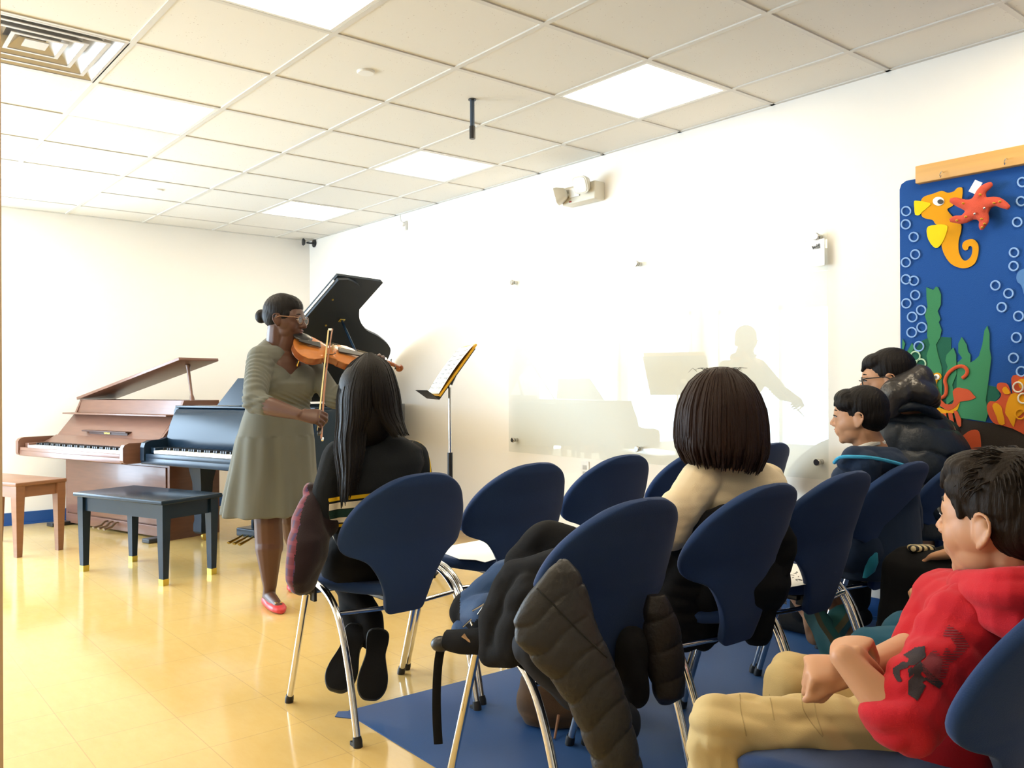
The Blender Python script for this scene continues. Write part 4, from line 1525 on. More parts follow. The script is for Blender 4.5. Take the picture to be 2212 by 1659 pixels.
# ---------------- girl with long black hair, striped black sweater
gb = A(-2.36, -5.26, .44)
P2 = thing('person', 'seated girl with long black hair and a black sweater with yellow and white stripes', 'person', A(-2.36, -5.26, 0))
D0 = 2.84
gh = px(796, 856, 2.83)
gF = nrm(fH * .93 + rH * -.1 - UP * .08)
b = M()
Lg, _ = head_prims(b, gh, gF, .205)
b.cap(gh - UP * .05, px(806, 960, D0), .045, .058)
b.cap(px(740, 1000, D0), px(890, 990, 2.88), .05, .05)
b.ell(px(812, 1060, D0), (.12, .08, .17), [rH, fH, UP])
hipL, hipR = px(755, 1222, 2.90), px(838, 1217, 2.97)
b.cap(hipL, hipR, .09, .09)
knL, knR = hipL + A(.07, .34, .02), hipR + A(.05, .35, .02)
anL, anR = px(800, 1335, 3.0), px(762, 1340, 3.02)
footL, footR = px(815, 1440, 2.90), px(742, 1425, 2.92)
for h_, k_, a_ in ((hipL, knL, anL), (hipR, knR, anR)):
    b.cap(h_, k_, .075, .052).cap(k_, a_, .052, .036)
b.cap(anL, px(806, 1375, 2.96), .034, .03).cap(anR, px(775, 1370, 2.98), .034, .03)
handL, handR = knL + A(.05, -.02, .10), knR + A(-.06, -.02, .10)
elL, elR = px(706, 1110, 2.78), px(915, 1085, 2.95)
b.cap(elL, handL, .034, .026).cap(elR, handR, .034, .026)
for hd_, sg in ((handL, 1), (handR, -1)):
    hand(b, hd_, A(.3 * sg, .9, -.1), UP, sg, [(.4, .4, .2)] * 4, .85)
organic('body', b, m_skinA, P2, voxel=.006, smooth=4)
# trousers (black leggings)
t_ = M()
t_.cap(hipL + UP * .01, hipR + UP * .01, .100, .100)
for h_, k_, a_ in ((hipL, knL, anL), (hipR, knR, anR)):
    t_.cap(h_, k_, .088, .062).cap(k_, a_, .062, .046)
t_.cap(anL, px(806, 1380, 2.96), .046, .042).cap(anR, px(778, 1372, 2.98), .046, .042)
organic('leggings', t_, m_blackcloth, P2, voxel=.008, smooth=3, post=folds((.002, (0, 0, 1), .05, 2)))


def sole_shoe(root, c, up_, nrm_, L_, w_, m_s, m_u, name='shoe', th=.05):
    """shoe whose sole faces nrm_, toe along -up_ ; c centre of the sole"""
    up_ = nrm(up_)
    nrm_ = nrm(nrm_ - up_ * np.dot(nrm_, up_))
    sd = np.cross(up_, nrm_)
    out = [(-.5, .02), (-.49, .20), (-.42, .36), (-.30, .45), (-.15, .44), (.02, .35), (.15, .30), (.30, .34), (.42, .33), (.48, .22), (.50, .02)]
    poly = [(x * L_, y * w_) for x, y in out] + [(x * L_, -y * w_ * .9) for x, y in reversed(out)]
    poly = curve2(poly, 3)
    so__ = M().prism(poly, c, -up_ * -1, sd, -nrm_ * .018)
    o_ = so__.build('sole_block', m_s, root) if False else None
    sh = M()
    rg = []
    for q, sc, shf in ((0.004, .94, 0), (0, .985, 0), (-.018, 1.0, 0), (-.022, .97, 0), (-.045, .86, .02), (-.065, .62, .06), (-.078, .30, .10)):
        rg.append([c + up_ * (x * sc + shf * L_) + sd * y * sc + nrm_ * q for x, y in poly])
    sh.loft(rg)
    s_ = sh.build(name, [m_u, m_s], root, angle=60)
    n_ = len(poly)
    mi = [1 if k < n_ * 2 else 0 for k in range(len(s_.data.polygons))]
    s_.data.polygons.foreach_set('material_index', mi)
    return s_


sole_shoe(P2, px(748, 1418, 2.90), px(775, 1340, 2.98) - px(722, 1490, 2.86), -fH * .93 - UP * .30 - rH * .15, .235, .122, m_sole, m_blackcloth)
sole_shoe(P2, px(808, 1434, 2.87), px(818, 1365, 2.93) - px(800, 1510, 2.86), -fH * .95 - UP * .28 + rH * .1, .235, .118, m_sole, m_blackcloth)
# sweater with stripes at the hem
sw = M()
sw.loft([sect(px(u, v, D_), a, bb, rH, nrm(fH), 40, 2.4) for u, v, D_, a, bb in
         ((800, 1175, 2.88, .110, .090), (800, 1150, 2.87, .126, .100), (801, 1110, 2.85, .130, .102), (806, 1050, 2.83, .145, .104), (810, 1000, 2.84, .160, .098), (812, 970, 2.85, .150, .085), (812, 948, 2.85, .105, .065), (810, 936, 2.85, .06, .05))])
sw.cap(px(735, 990, 2.81), px(708, 1060, 2.78), .062, .050).cap(px(708, 1060, 2.78), elL, .050, .042).cap(elL, handL * .9 + elL * .1, .042, .032)
sw.cap(px(886, 992, 2.89), px(906, 1050, 2.91), .066, .052).cap(px(870, 1000, 2.88), px(880, 1070, 2.88), .06, .06).cap(px(908, 1050, 2.92), elR, .048, .040).cap(elR, handR * .9 + elR * .1, .040, .032)
m_yel = fabric('yellow_knit', (0.78, 0.50, 0.02), scale=350, bump=.3)
m_wht = fabric('cream_knit', (0.78, 0.72, 0.60), scale=350, bump=.3)
m_grn = fabric('dark_green_knit', (0.012, 0.040, 0.032), scale=350, bump=.3)


def stripe(cen):
    """distance below the first stripe; bands tilt with the rib of the hem"""
    z = cen[:, 2] - .12 * (cen @ rH - px(800, 1100, 2.8) @ rH)
    z0 = px(740, 1072, 2.75)[2] - .12 * (px(740, 1072, 2.75) @ rH - px(800, 1100, 2.8) @ rH)
    d_ = z0 - z
    torso = np.abs(cen @ rH - px(803, 1100, 2.8) @ rH) < .128
    arm_ = (cen - elL) @ nrm(handL - elL)
    return np.where(torso, d_, np.where(arm_ > .0, .89 + arm_ * 1.0, -1.0))


m_stripe = mat('striped_black_knit', (0.010, 0.012, 0.015), .95, spec=.2, bump=.3, bscale=350)
g = G(m_stripe)
at = g.n('ShaderNodeAttribute', attribute_name='band')
col_ = (0.010, 0.012, 0.015)
for a0, a1, k in ((0, .012, (0.78, 0.50, 0.02)), (.019, .040, (0.78, 0.72, 0.60)), (.042, .068, (0.012, 0.040, 0.032)), (.069, .086, (0.78, 0.72, 0.60)), (.091, .101, (0.78, 0.50, 0.02)),
                  (.925, .937, (0.78, 0.50, 0.02)), (.944, .953, (0.78, 0.72, 0.60))):
    f_ = g.math('MULTIPLY', g.math('GREATER_THAN', at.outputs['Fac'], a0), g.math('LESS_THAN', at.outputs['Fac'], a1))
    col_ = g.mix(f_, col_, k)
g.l(col_, g.b.inputs['Base Color'])
organic('sweater', sw, m_stripe, P2, voxel=.0045, smooth=4, band=stripe, post=folds((.0022, (.3, .2, 1), .07, 2)))
# hair
hm = M()
hm.ell(gh + UP * .025 - gF * .012, (.096, .101, .098), [rH, fH, UP], 30, 20)
hm.ell(gh - UP * .05 - gF * .03, (.094, .085, .12), [rH, fH, UP], 24, 16)
hl = [px(792, 766, 2.80), px(752, 795, 2.80), px(730, 850, 2.79), px(727, 910, 2.77), px(724, 970, 2.74), px(733, 1030, 2.72), px(737, 1100, 2.71)]
hmid = [px(798, 766, 2.78), px(800, 800, 2.73), px(800, 850, 2.715), px(798, 900, 2.72), px(790, 935, 2.735), px(785, 985, 2.725), px(772, 1060, 2.715)]
strands(hm, hl, hmid, lambda s, t: -fH * .035 * math.sin(math.pi * s) * min(1, t * 3), 90, .0085, .0040, .005, 3)
hr = [px(800, 766, 2.80), px(838, 788, 2.80), px(858, 840, 2.80), px(866, 890, 2.80), px(872, 915, 2.79), px(884, 940, 2.77)]
hmid2 = [px(798, 766, 2.78), px(803, 800, 2.73), px(806, 850, 2.715), px(812, 890, 2.73), px(832, 920, 2.745), px(850, 945, 2.75)]
strands(hm, hmid2, hr, lambda s, t: -fH * .03 * math.sin(math.pi * s) * min(1, t * 3), 80, .0085, .0045, .005, 4)
hm.build('hair', m_hairblack, P2)
# burgundy plaid jacket hanging off the chair seat beside her
m_plaid = mat('plaid_flannel', (0.10, 0.010, 0.022), .9, sheen=.2)
g = G(m_plaid)
tc = g.n('ShaderNodeTexCoord')
wv1 = g.n('ShaderNodeTexWave', Scale=9.0, Distortion=.3)
wv2 = g.n('ShaderNodeTexWave', Scale=9.0, Distortion=.3)
wv2.bands_direction = 'Z'
wv1.bands_direction = 'Y'
g.l(tc.outputs['Object'], wv1.inputs['Vector'])
g.l(tc.outputs['Object'], wv2.inputs['Vector'])
f1 = g.math('GREATER_THAN', wv1.outputs['Fac'], .72)
f2 = g.math('GREATER_THAN', wv2.outputs['Fac'], .72)
cA = g.mix(g.math('MULTIPLY', f1, .8), (0.11, 0.008, 0.02), (0.03, 0.02, 0.09))
g.l(g.mix(g.math('MULTIPLY', f2, .7), cA, (0.17, 0.02, 0.04)), g.b.inputs['Base Color'])
m_lining = fabric('black_lining', (0.014, 0.006, 0.009), scale=250, sheen=.2)
T = thing('jacket', 'burgundy plaid jacket with black lining hanging from the girl\'s chair seat', 'jacket', px(650, 1180, 2.70))
jk = M()
jk.loft([sect(px(u, v, D_), a, bb, rH, fH, 30, 2.2) for u, v, D_, a, bb in
         ((686, 1052, 2.80, .015, .02), (676, 1078, 2.78, .036, .045), (668, 1115, 2.76, .050, .07), (668, 1160, 2.74, .064, .09), (664, 1205, 2.73, .062, .10), (655, 1245, 2.72, .050, .09), (655, 1272, 2.72, .034, .06), (656, 1283, 2.72, .012, .03))])
jk.cap(px(672, 1060, 2.80), px(700, 1130, 2.78), .03, .05)


def jmat(cen, nn):
    q = (cen - px(652, 1160, 2.7)) @ rH + .15 * (cen[:, 2] - px(652, 1160, 2.7)[2])
    return ((nn @ rH < -.25) | (q < -.066)).astype(int)


organic('shell', jk, [m_lining, m_plaid], T, voxel=.006, smooth=4, matfn=jmat, post=folds((.006, (1, .6, .1), .09, 1.5)))

# ---------------- woman with brown bob, cream sweater
P3 = thing('person', 'seated woman with a dark brown bob wearing a cream sweater', 'person', A(-1.79, -6.17, 0))
wh = px(1560, 895, 2.50)
wF = nrm(fH * .95 - rH * .15 - UP * .05)
b = M()
head_prims(b, wh, wF, .225)
b.cap(wh - UP * .06, px(1575, 1010, 2.54), .052, .07)
b.cap(px(1520, 1055, 2.51), px(1650, 1060, 2.60), .045, .045)
b.ell(px(1580, 1130, 2.56), (.14, .10, .18), [rH, fH, UP])
hpL, hpR = px(1535, 1255, 2.52), px(1620, 1250, 2.60)
b.cap(hpL, hpR, .11, .11)
kL, kR = hpL + A(-.02, .42, .03), hpR + A(.03, .42, .03)
fL, fR = A(-1.86, -5.74, .09), A(-1.66, -5.72, .09)
b.cap(hpL, kL, .085, .06).cap(kL, fL, .055, .04).cap(hpR, kR, .085, .06).cap(kR, fR, .055, .04)
wl, wr_ = px(1452, 1150, 2.42), px(1672, 1110, 2.66)
hl_, hr_ = kL + A(.06, -.05, .12), kR + A(-.06, -.05, .12)
b.cap(px(1470, 1120, 2.43), wl, .03, .034).cap(wl, hl_, .034, .027).cap(wr_, hr_, .036, .028)
for hd_, sg in ((hl_, 1), (hr_, -1)):
    hand(b, hd_, A(.4 * sg, .9, -.1), UP, sg, [(.4, .4, .2)] * 4, .95)
organic('body', b, m_skinA, P3, voxel=.007, smooth=4)
tr = M().cap(hpL, hpR, .12, .12).cap(hpL, kL, .10, .075).cap(hpR, kR, .10, .075).cap(kL, fL, .075, .062).cap(kR, fR, .075, .062)
organic('trousers', tr, m_blackcloth, P3, voxel=.009, smooth=3, post=folds((.003, (0, 0, 1), .08, 2)))
for f_ in (fL, fR):
    g0 = A(f_[0], f_[1], .006)
    bt = M().cap(g0 + UP * .16, g0 + UP * .05, .055, .05).cap(g0 + UP * .035 - A(0, .02, 0), g0 + UP * .03 + A(0, .15, 0), .040, .036)
    organic('boot', bt, mat('black_leather', (0.010, 0.009, 0.009), .5), P3, voxel=.008, smooth=3)
m_cream = fabric('cream_wool', (0.72, 0.60, 0.41), scale=420, bump=.25)
sw = M()
sw.loft([sect(px(u, v, D_), a, bb, nrm(rH + fH * .25), nrm(fH - rH * .25), 40, 2.5) for u, v, D_, a, bb in
         ((1562, 1235, 2.60, .125, .100), (1564, 1180, 2.59, .145, .110), (1570, 1120, 2.57, .168, .120), (1580, 1070, 2.55, .178, .112), (1582, 1035, 2.55, .165, .095), (1578, 1010, 2.55, .125, .075), (1572, 990, 2.55, .085, .065), (1570, 978, 2.55, .062, .055))])
sw.cap(px(1514, 1040, 2.48), px(1470, 1105, 2.42), .064, .058).cap(px(1466, 1100, 2.42), wl, .060, .052).cap(wl, hl_, .052, .038)
sw.cap(px(1652, 1045, 2.62), px(1668, 1090, 2.66), .066, .055).cap(px(1668, 1090, 2.66), hr_, .055, .038)
organic('sweater', sw, m_cream, P3, voxel=.0055, smooth=4, post=folds((.0030, (1, .3, 1), .11, 2.2), (.0012, (0, 0, 1), .025, .6)))
hm = M()
hm.ell(wh + UP * .015 - wF * .01, (.106, .104, .098), [rH, fH, UP], 30, 20)
hm.ell(wh - UP * .06, (.108, .098, .10), [rH, fH, UP], 30, 20)
cw_ = px(1558, 893, 2.5)
top = px(1556, 796, 2.50)
K = 620
rnd = random.Random(5)
for i in range(K):
    # hairs fall from the crown around the whole head; angle 0 = back of head, +-pi = face (left open)
    a = -2.5 + 5.0 * i / (K - 1) + rnd.uniform(-.02, .02)
    sx, sy = math.sin(a), -math.cos(a)
    bot = px(1485 + 160 * (math.sin(a) * .5 + .5), 992 + 20 * (math.sin(a) * .5 + .5) + rnd.uniform(-26, 14), 2.5)
    pts, rr = [], []
    wv_ = rnd.uniform(.6, 1.15)
    ph_ = rnd.uniform(-.016, .014)
    for t in (0, .12, .28, .45, .62, .78, .9, 1.0):
        r_ = math.sin(min(1, t * 1.75) * math.pi / 2)
        wdt = (.130, .118)
        z_ = top[2] - (top[2] - bot[2]) * (1 - math.cos(min(1, t / .62) * math.pi / 2) if t < .62 else 1) * .55 - (top[2] - bot[2]) * .45 * max(0, (t - .2) / .8)
        fl = 1 - .22 * max(0, (t - .6) / .4) ** 1.2
        p = A(*(cw_[:2] + (rH * sx * wdt[0] + fH * sy * wdt[1])[:2] * r_ * fl), z_)
        p = p + A(rnd.uniform(-.0015, .0015), rnd.uniform(-.0015, .0015), 0) + (rH * sx + fH * sy) * ph_ * t * t
        pts.append(p)
        rr.append((.0055 if t < .8 else (.0040 if t < 1 else .0008)) * wv_)
    hm.tube(pts, rr, 6, smooth=2)
for i in range(34):       # flyaways
    a = rnd.uniform(0, 6.28)
    p = top + rH * math.cos(a) * rnd.uniform(0, .07) + fH * math.sin(a) * .06 - UP * .008
    q = rnd.uniform(.02, .05)
    hm.tube([p, p + UP * .010 + rH * math.cos(a) * q * .5, p + UP * rnd.uniform(-.004, .014) + rH * math.cos(a) * q], [.0006, .0005, .0003], 4)
hm.build('hair', m_hairbrown, P3)
# her black coat pushed down round the chair
T = thing('coat', 'black coat bunched on the chair behind the woman in the cream sweater', 'coat', A(-1.80, -6.20, .45))
ct = M()
ct.loft([sect(px((a_ + b_) / 2, v_, D_), (b_ - a_) / 2 / FPX * D_, th_, rH, fH, 34, 2.3) for a_, b_, v_, D_, th_ in
         ((1555, 1592, 1090, 2.40, .014), (1502, 1605, 1112, 2.42, .03), (1458, 1612, 1145, 2.43, .04), (1432, 1606, 1195, 2.45, .05), (1418, 1592, 1250, 2.47, .055), (1405, 1580, 1310, 2.49, .055),
          (1400, 1565, 1360, 2.50, .050), (1412, 1548, 1392, 2.50, .040), (1440, 1520, 1402, 2.50, .02))])
organic('shell', ct, m_blackcloth, T, voxel=.007, smooth=3, post=folds((.010, (1, .2, .6), .10, 2.0), (.004, (.5, .2, -1), .05, 2.4)))
ct = M()
ct.loft([sect(px((a_ + b_) / 2, v_, D_), (b_ - a_) / 2 / FPX * D_, th_, rH, fH, 30, 2.3) for a_, b_, v_, D_, th_ in
         ((1625, 1700, 1128, 2.58, .03), (1610, 1722, 1160, 2.57, .045), (1600, 1716, 1210, 2.57, .05), (1595, 1692, 1260, 2.56, .05), (1595, 1674, 1320, 2.56, .05), (1600, 1668, 1370, 2.56, .045), (1615, 1655, 1392, 2.56, .02))])
organic('sleeve', ct, m_blackcloth, T, voxel=.007, smooth=3, post=folds((.007, (.6, .2, -1), .07, 2.0)))

# ---------------- boy in navy jacket with light-blue piping
P4 = thing('person', 'seated boy with short black hair in a navy hooded jacket with light blue piping', 'person', A(-.845, -6.13, 0))
ch4 = px(1853, 899, 3.12)
F4 = nrm(-rH * .89 + fH * .46 - UP * .01)
H4 = .214
b = M()
L4, ax4 = head_prims(b, ch4, F4, H4, wide=.98, nose=.8, cheeks=1.08)
b.cap(L4(0, -.08, -.25), px(1888, 985, 3.15), .050, .060)
b.cap(px(1845, 1040, 3.12), px(1930, 1040, 3.22), .045, .045)
b.ell(px(1890, 1080, 3.17), (.12, .10, .15), [rH, fH, UP])
h4l, h4r = px(1850, 1185, 3.08), px(1925, 1180, 3.20)
b.cap(h4l, h4r, .09, .09)
k4l, k4r = h4l + A(-.05, .38, .03), h4r + A(.03, .38, .03)
b.cap(h4l, k4l, .075, .055).cap(h4r, k4r, .075, .055)
a4l, a4r = px(1752, 1322, 3.28), px(1815, 1318, 3.30)
b.cap(k4l, a4l, .052, .040).cap(k4r, a4r, .052, .040)
g4l, g4r = px(1760, 1375, 3.16), px(1840, 1365, 3.22)
b.cap(a4l, g4l, .036, .032).cap(a4r, g4r, .036, .032)
hn4l, hn4r = h4l + A(.03, .22, .09), h4r + A(-.02, .22, .09)
for hd_, sg in ((hn4l, 1), (hn4r, -1)):
    hand(b, hd_, A(.4 * sg, .9, -.1), UP, sg, [(.4, .4, .2)] * 4, .85)
organic('body', b, m_skinA, P4, voxel=.004, smooth=8)
eyes(P4, ch4, F4, H4, m_skinA, brow=m_hairblack, open_=.75)
M().ell(L4(0, .364, -.228), (.055 * H4, .022 * H4, .014 * H4), ax4).ell(L4(0, .352, -.262), (.048 * H4, .024 * H4, .017 * H4), ax4).build('lips', mat('lips_rose', (0.45, 0.16, 0.13), .4), P4)
scalp(ch4, F4, H4, 'hair', m_hairblack, P4, prims=[('e', (0, .16, .30), (.30, .22, .17)), ('e', (-.18, .10, .20), (.17, .24, .15)), ('e', (.18, .10, .20), (.17, .24, .15)), ('c', (-.12, .28, .30), (-.10, .35, .19), .07, .03), ('c', (.10, .28, .30), (.08, .35, .20), .07, .03), ('e', (0, -.30, -.05), (.29, .17, .20))], amp=.0016, voxel=.0035)
jt = M()
jt.loft([sect(px(u, v, D_), a, bb, nrm(rH * .95 + fH * .3), nrm(fH * .95 - rH * .3), 40, 2.5) for u, v, D_, a, bb in
         ((1888, 1240, 3.14, .165, .125), (1888, 1190, 3.14, .170, .128), (1888, 1120, 3.15, .165, .122), (1888, 1065, 3.16, .160, .110), (1888, 1025, 3.17, .145, .095), (1886, 1000, 3.17, .105, .08), (1884, 985, 3.17, .072, .065))])
jt.cap(px(1832, 1038, 3.10), px(1828, 1120, 3.08), .062, .055).cap(px(1828, 1120, 3.08), hn4l, .052, .042)
jt.cap(px(1945, 1035, 3.25), px(1962, 1130, 3.28), .062, .055).cap(px(1962, 1130, 3.28), hn4r, .052, .04)
jt.cap(px(1845, 990, 3.02), px(1925, 992, 3.06), .045, .045).cap(px(1870, 1005, 3.00), px(1880, 1050, 3.00), .055, .030).ell(px(1885, 1000, 3.04), (.13, .07, .05), [rH, fH, UP])
organic('jacket', jt, m_navy, P4, voxel=.0055, smooth=4, post=folds((.0035, (.6, .2, 1), .10, 2)))
m_pipe = fabric('light_blue_piping', (0.05, 0.36, 0.62), scale=300)
M().tube([px(1802, 1000, 3.02), px(1815, 988, 2.99), px(1850, 987, 2.965), px(1890, 990, 2.955), px(1935, 1000, 2.97), px(1972, 1012, 3.02)], .0065, 8, smooth=4).build('piping', m_pipe, P4)
M().tube([px(1848, 972, 3.09), px(1865, 966, 3.075), px(1888, 958, 3.08), px(1908, 956, 3.11)], .011, 8, smooth=4).build('collar', mat('white_collar', (0.75, 0.72, 0.65), .8), P4)
tr = M().cap(h4l, h4r, .10, .10).cap(h4l, k4l, .09, .07).cap(h4r, k4r, .09, .07)
organic('shorts', tr, m_navy, P4, voxel=.008, smooth=3)
m_tealsh = mat('teal_trainer', (0.02, 0.11, 0.11), .6)
m_ylsole = mat('olive_sole', (0.10, 0.095, 0.055), .6)
sole_shoe(P4, px(1770, 1372, 3.10), px(1745, 1318, 3.2) - px(1800, 1430, 3.06), -fH * .7 - UP * .5 - rH * .4, .23, .09, m_ylsole, m_tealsh, 'trainer')
sole_shoe(P4, px(1822, 1362, 3.14), px(1858, 1318, 3.22) - px(1790, 1420, 3.10), -fH * .75 - UP * .45 + rH * .3, .23, .09, m_ylsole, m_tealsh, 'trainer')
# turquoise lining of his jacket hanging through the chair back
T = M().loft([sect(px(u, v, D_), a, .006, rH, fH, 14, 2) for u, v, D_, a in ((1860, 1155, 3.02, .004), (1870, 1175, 3.0, .018), (1880, 1195, 2.99, .026), (1884, 1215, 2.99, .022), (1878, 1235, 3.0, .020), (1868, 1248, 3.0, .008))])
T.build('jacket_lining', fabric('turquoise_lining', (0.03, 0.28, 0.42), scale=300, rough=.5), P4)

# ---------------- man in dark puffer coat with hood
P5 = thing('person', 'seated man with glasses in a dark puffer coat with its hood down', 'person', A(-.34, -6.13, 0))
ch5 = px(1914, 818, 3.52)
F5 = nrm(-rH * .93 + fH * .36 - UP * .10)
H5 = .238
b = M()
L5, ax5 = head_prims(b, ch5, F5, H5)
b.cap(L5(0, -.08, -.2), px(1955, 905, 3.56), .058, .075)
b.ell(px(1985, 980, 3.54), (.17, .12, .2), [rH, fH, UP])
h5l, h5r = px(1950, 1150, 3.44), px(2040, 1142, 3.56)
b.cap(h5l, h5r, .11, .11)
k5l, k5r = h5l + A(-.02, .40, .0), h5r + A(.04, .40, .0)
b.cap(h5l, k5l, .085, .065).cap(h5r, k5r, .085, .065).cap(k5l, A(k5l[0], k5l[1] + .02, .09), .06, .045).cap(k5r, A(k5r[0], k5r[1] + .02, .09), .06, .045)
hn5l, hn5r = h5l + A(.04, .25, .10), h5r + A(-.03, .25, .10)
for hd_, sg in ((hn5l, 1), (hn5r, -1)):
    hand(b, hd_, A(.4 * sg, .9, -.1), UP, sg, [(.4, .4, .2)] * 4, 1.0)
organic('body', b, m_skinA, P5, voxel=.0045, smooth=6)
eyes(P5, ch5, F5, H5, m_skinA, brow=m_hairblack, open_=.7)
glasses(P5, ch5, F5, H5, m_black_pl)
scalp(ch5, F5, H5, 'hair', m_hairblack, P5, prims=[('e', (0, .14, .29), (.30, .22, .17)), ('c', (-.1, .30, .27), (-.08, .36, .18), .07, .03), ('e', (0, -.28, -.08), (.28, .17, .18))], amp=.0016)
tr = M().cap(h5l, k5l, .10, .075).cap(h5r, k5r, .10, .085).cap(k5l, A(k5l[0], k5l[1] + .02, .12), .08, .07).cap(k5r, A(k5r[0], k5r[1] + .02, .12), .08, .07)
organic('trousers', tr, m_blackcloth, P5, voxel=.009, smooth=3)
for k_ in (k5l, k5r):
    g0 = A(k_[0], k_[1] + .02, .006)
    organic('shoe', M().cap(g0 + UP * .04 - A(0, .04, 0), g0 + UP * .035 + A(0, .17, 0), .042, .038), m_blackcloth, P5, voxel=.009, smooth=2)
m_puff = mat('navy_black_nylon', (0.010, 0.016, 0.026), .45, spec=.4, bump=.25, bscale=60)
cp = M()
cp.loft([sect(px(u, v, D_), a, bb, nrm(rH * .95 + fH * .25), nrm(fH * .95 - rH * .25), 40, 2.5) for u, v, D_, a, bb in
         ((1990, 1150, 3.48, .21, .16), (1992, 1090, 3.48, .225, .17), (1992, 1030, 3.49, .215, .16), (1985, 970, 3.50, .195, .15), (1975, 925, 3.52, .165, .125), (1965, 895, 3.54, .12, .10))])
cp.cap(px(1925, 935, 3.48), px(1918, 1030, 3.44), .085, .08).cap(px(1918, 1030, 3.44), hn5l, .07, .055)
cp.cap(px(2030, 950, 3.62), px(2060, 1010, 3.66), .09, .085).cap(px(2060, 1010, 3.66), hn5r, .075, .055)
organic('coat', cp, m_puff, P5, voxel=.0065, smooth=4, post=quilt((.25, .2, 1), .13, .022))
m_sheen = mat('glossy_black_nylon', (0.030, 0.027, 0.026), .28, spec=.6, bump=.6, bscale=26)
hd5 = M()
hd5.ell(px(1972, 845, 3.46), (.108, .10, .060), [nrm(rH - UP * .35), fH, nrm(UP + rH * .35)], 20, 14)
hd5.cap(px(1925, 885, 3.42), px(1935, 850, 3.42), .035, .06).cap(px(1935, 850, 3.42), px(1985, 815, 3.46), .06, .055).cap(px(1985, 820, 3.46), px(2012, 868, 3.48), .06, .035)
organic('hood', hd5, m_sheen, P5, voxel=.005, smooth=3, post=folds((.006, (1, .3, -.6), .05, 2.5)))
hb = M().tube([px(1915, 888, 3.42), px(1950, 880, 3.40), px(1985, 878, 3.41), px(2015, 892, 3.44), px(2028, 905, 3.47)], [.016, .020, .020, .022, .020], 12, smooth=3)
hb.build('hood_trim', m_puff, P5)
# ================================================================== BOY IN RED HOODIE
P6 = thing('person', 'seated boy in the foreground wearing a red hoodie and khaki trousers, wrists crossed', 'person', A(-2.33, -7.05, 0))
ch6 = px(2156, 1120, 1.47)
F6 = nrm(-rH * .59 + fH * .80 + UP * .05)
H6 = .234
b = M()
L6, ax6 = head_prims(b, ch6, F6, H6, wide=1.0, cheeks=1.16, nose=.7, lips=.8)
neck6 = px(2185, 1265, 1.50)
b.cap(L6(0, -.10, -.22), neck6, .052, .062)
l6, r6 = px(2088, 1345, 1.42), px(2050, 1305, 1.64)          # near (left) and far (right) shoulders
hp6 = px(2075, 1640, 1.43)
b.cap(px(2130, 1350, 1.48), px(2120, 1330, 1.60), .045, .045)
b.ell(px(2100, 1430, 1.56), (.070, .080, .13), [rH, fH, UP])
b.ell(px(2060, 1570, 1.58), (.085, .085, .10), [rH, fH, UP])
el6, wr6 = px(1948, 1562, 1.36), px(1822, 1420, 1.42)
b.cap(l6, el6, .046, .036).cap(el6, el6 * .7 + wr6 * .3, .036, .0335).cap(el6 * .7 + wr6 * .3, wr6, .033, .0215)
er6, wf6 = px(1990, 1395, 1.60), px(1850, 1452, 1.47)
b.cap(r6, er6, .048, .040).cap(er6, wf6, .036, .0235)
# near hand lies over the far wrist, knuckles away; far hand is a loose fist, thumb toward us
hand(b, wr6, nrm(rH * .55 + UP * .12 + fH * .80), nrm(UP * .95 - rH * .25), 1, [(1.3, 1.4, .8), (1.35, 1.4, .8), (1.4, 1.4, .8), (1.4, 1.3, .8)], .86, thumb=(.5, .35, -.8))
b.ell(wf6 - rH * .052 - UP * .012, (.034, .026, .022), [rH, fH, UP])
hand(b, wf6 + UP * .006, nrm(-rH * .96 - UP * .05 + fH * .15), nrm(UP * .92 - fH * .30), -1, [(1.35, 1.6, 1.0), (1.4, 1.6, 1.0), (1.4, 1.6, 1.0), (1.4, 1.6, 1.0)], .92, thumb=(.90, .10, -.42), tcurl=-.1)
hl6, hr6 = px(1965, 1596, 1.57), px(1950, 1520, 1.72)
kl6, kr6 = px(1557, 1573, 1.56), px(1712, 1470, 1.74)
al6, ar6 = A(kl6[0] + .02, kl6[1] + .03, .10), A(kr6[0] + .02, kr6[1] + .02, .10)
for h_, k_, a_ in ((hl6, kl6, al6), (hr6, kr6, ar6)):
    b.cap(h_, k_, .055, .044).cap(k_, a_, .044, .034).cap(a_, A(a_[0] - .02, a_[1] + .12, .035), .032, .026)
organic('body', b, m_skinA, P6, voxel=.0032, smooth=8)
eyes(P6, ch6, F6, H6, m_skinA, brow=m_hairblack, open_=.8)
M().ell(L6(0, .362, -.230), (.055 * H6, .022 * H6, .015 * H6), ax6).ell(L6(0, .350, -.264), (.048 * H6, .024 * H6, .018 * H6), ax6).build('lips', mat('lips_pink', (0.50, 0.18, 0.13), .4), P6)
m_hairdk = mat('dark_brown_hair', (0.014, 0.009, 0.006), 0.55, spec=.14, bump=.25, bscale=220, stretch=(2, 2, .4))
scalp(ch6, F6, H6, 'hair', m_hairdk, P6, prims=[('e', (0, .14, .34), (.30, .24, .15)), ('e', (-.20, .08, .22), (.15, .22, .16)), ('e', (.20, .08, .22), (.15, .22, .16)), ('c', (-.1, .32, .30), (-.08, .37, .20), .06, .03),
                                                                        ('e', (0, -.30, -.05), (.29, .17, .20)), ('c', (.27, .16, .12), (.30, .13, .02), .05, .02), ('c', (-.27, .16, .12), (-.30, .13, .02), .05, .02)], amp=.0016, voxel=.0028)
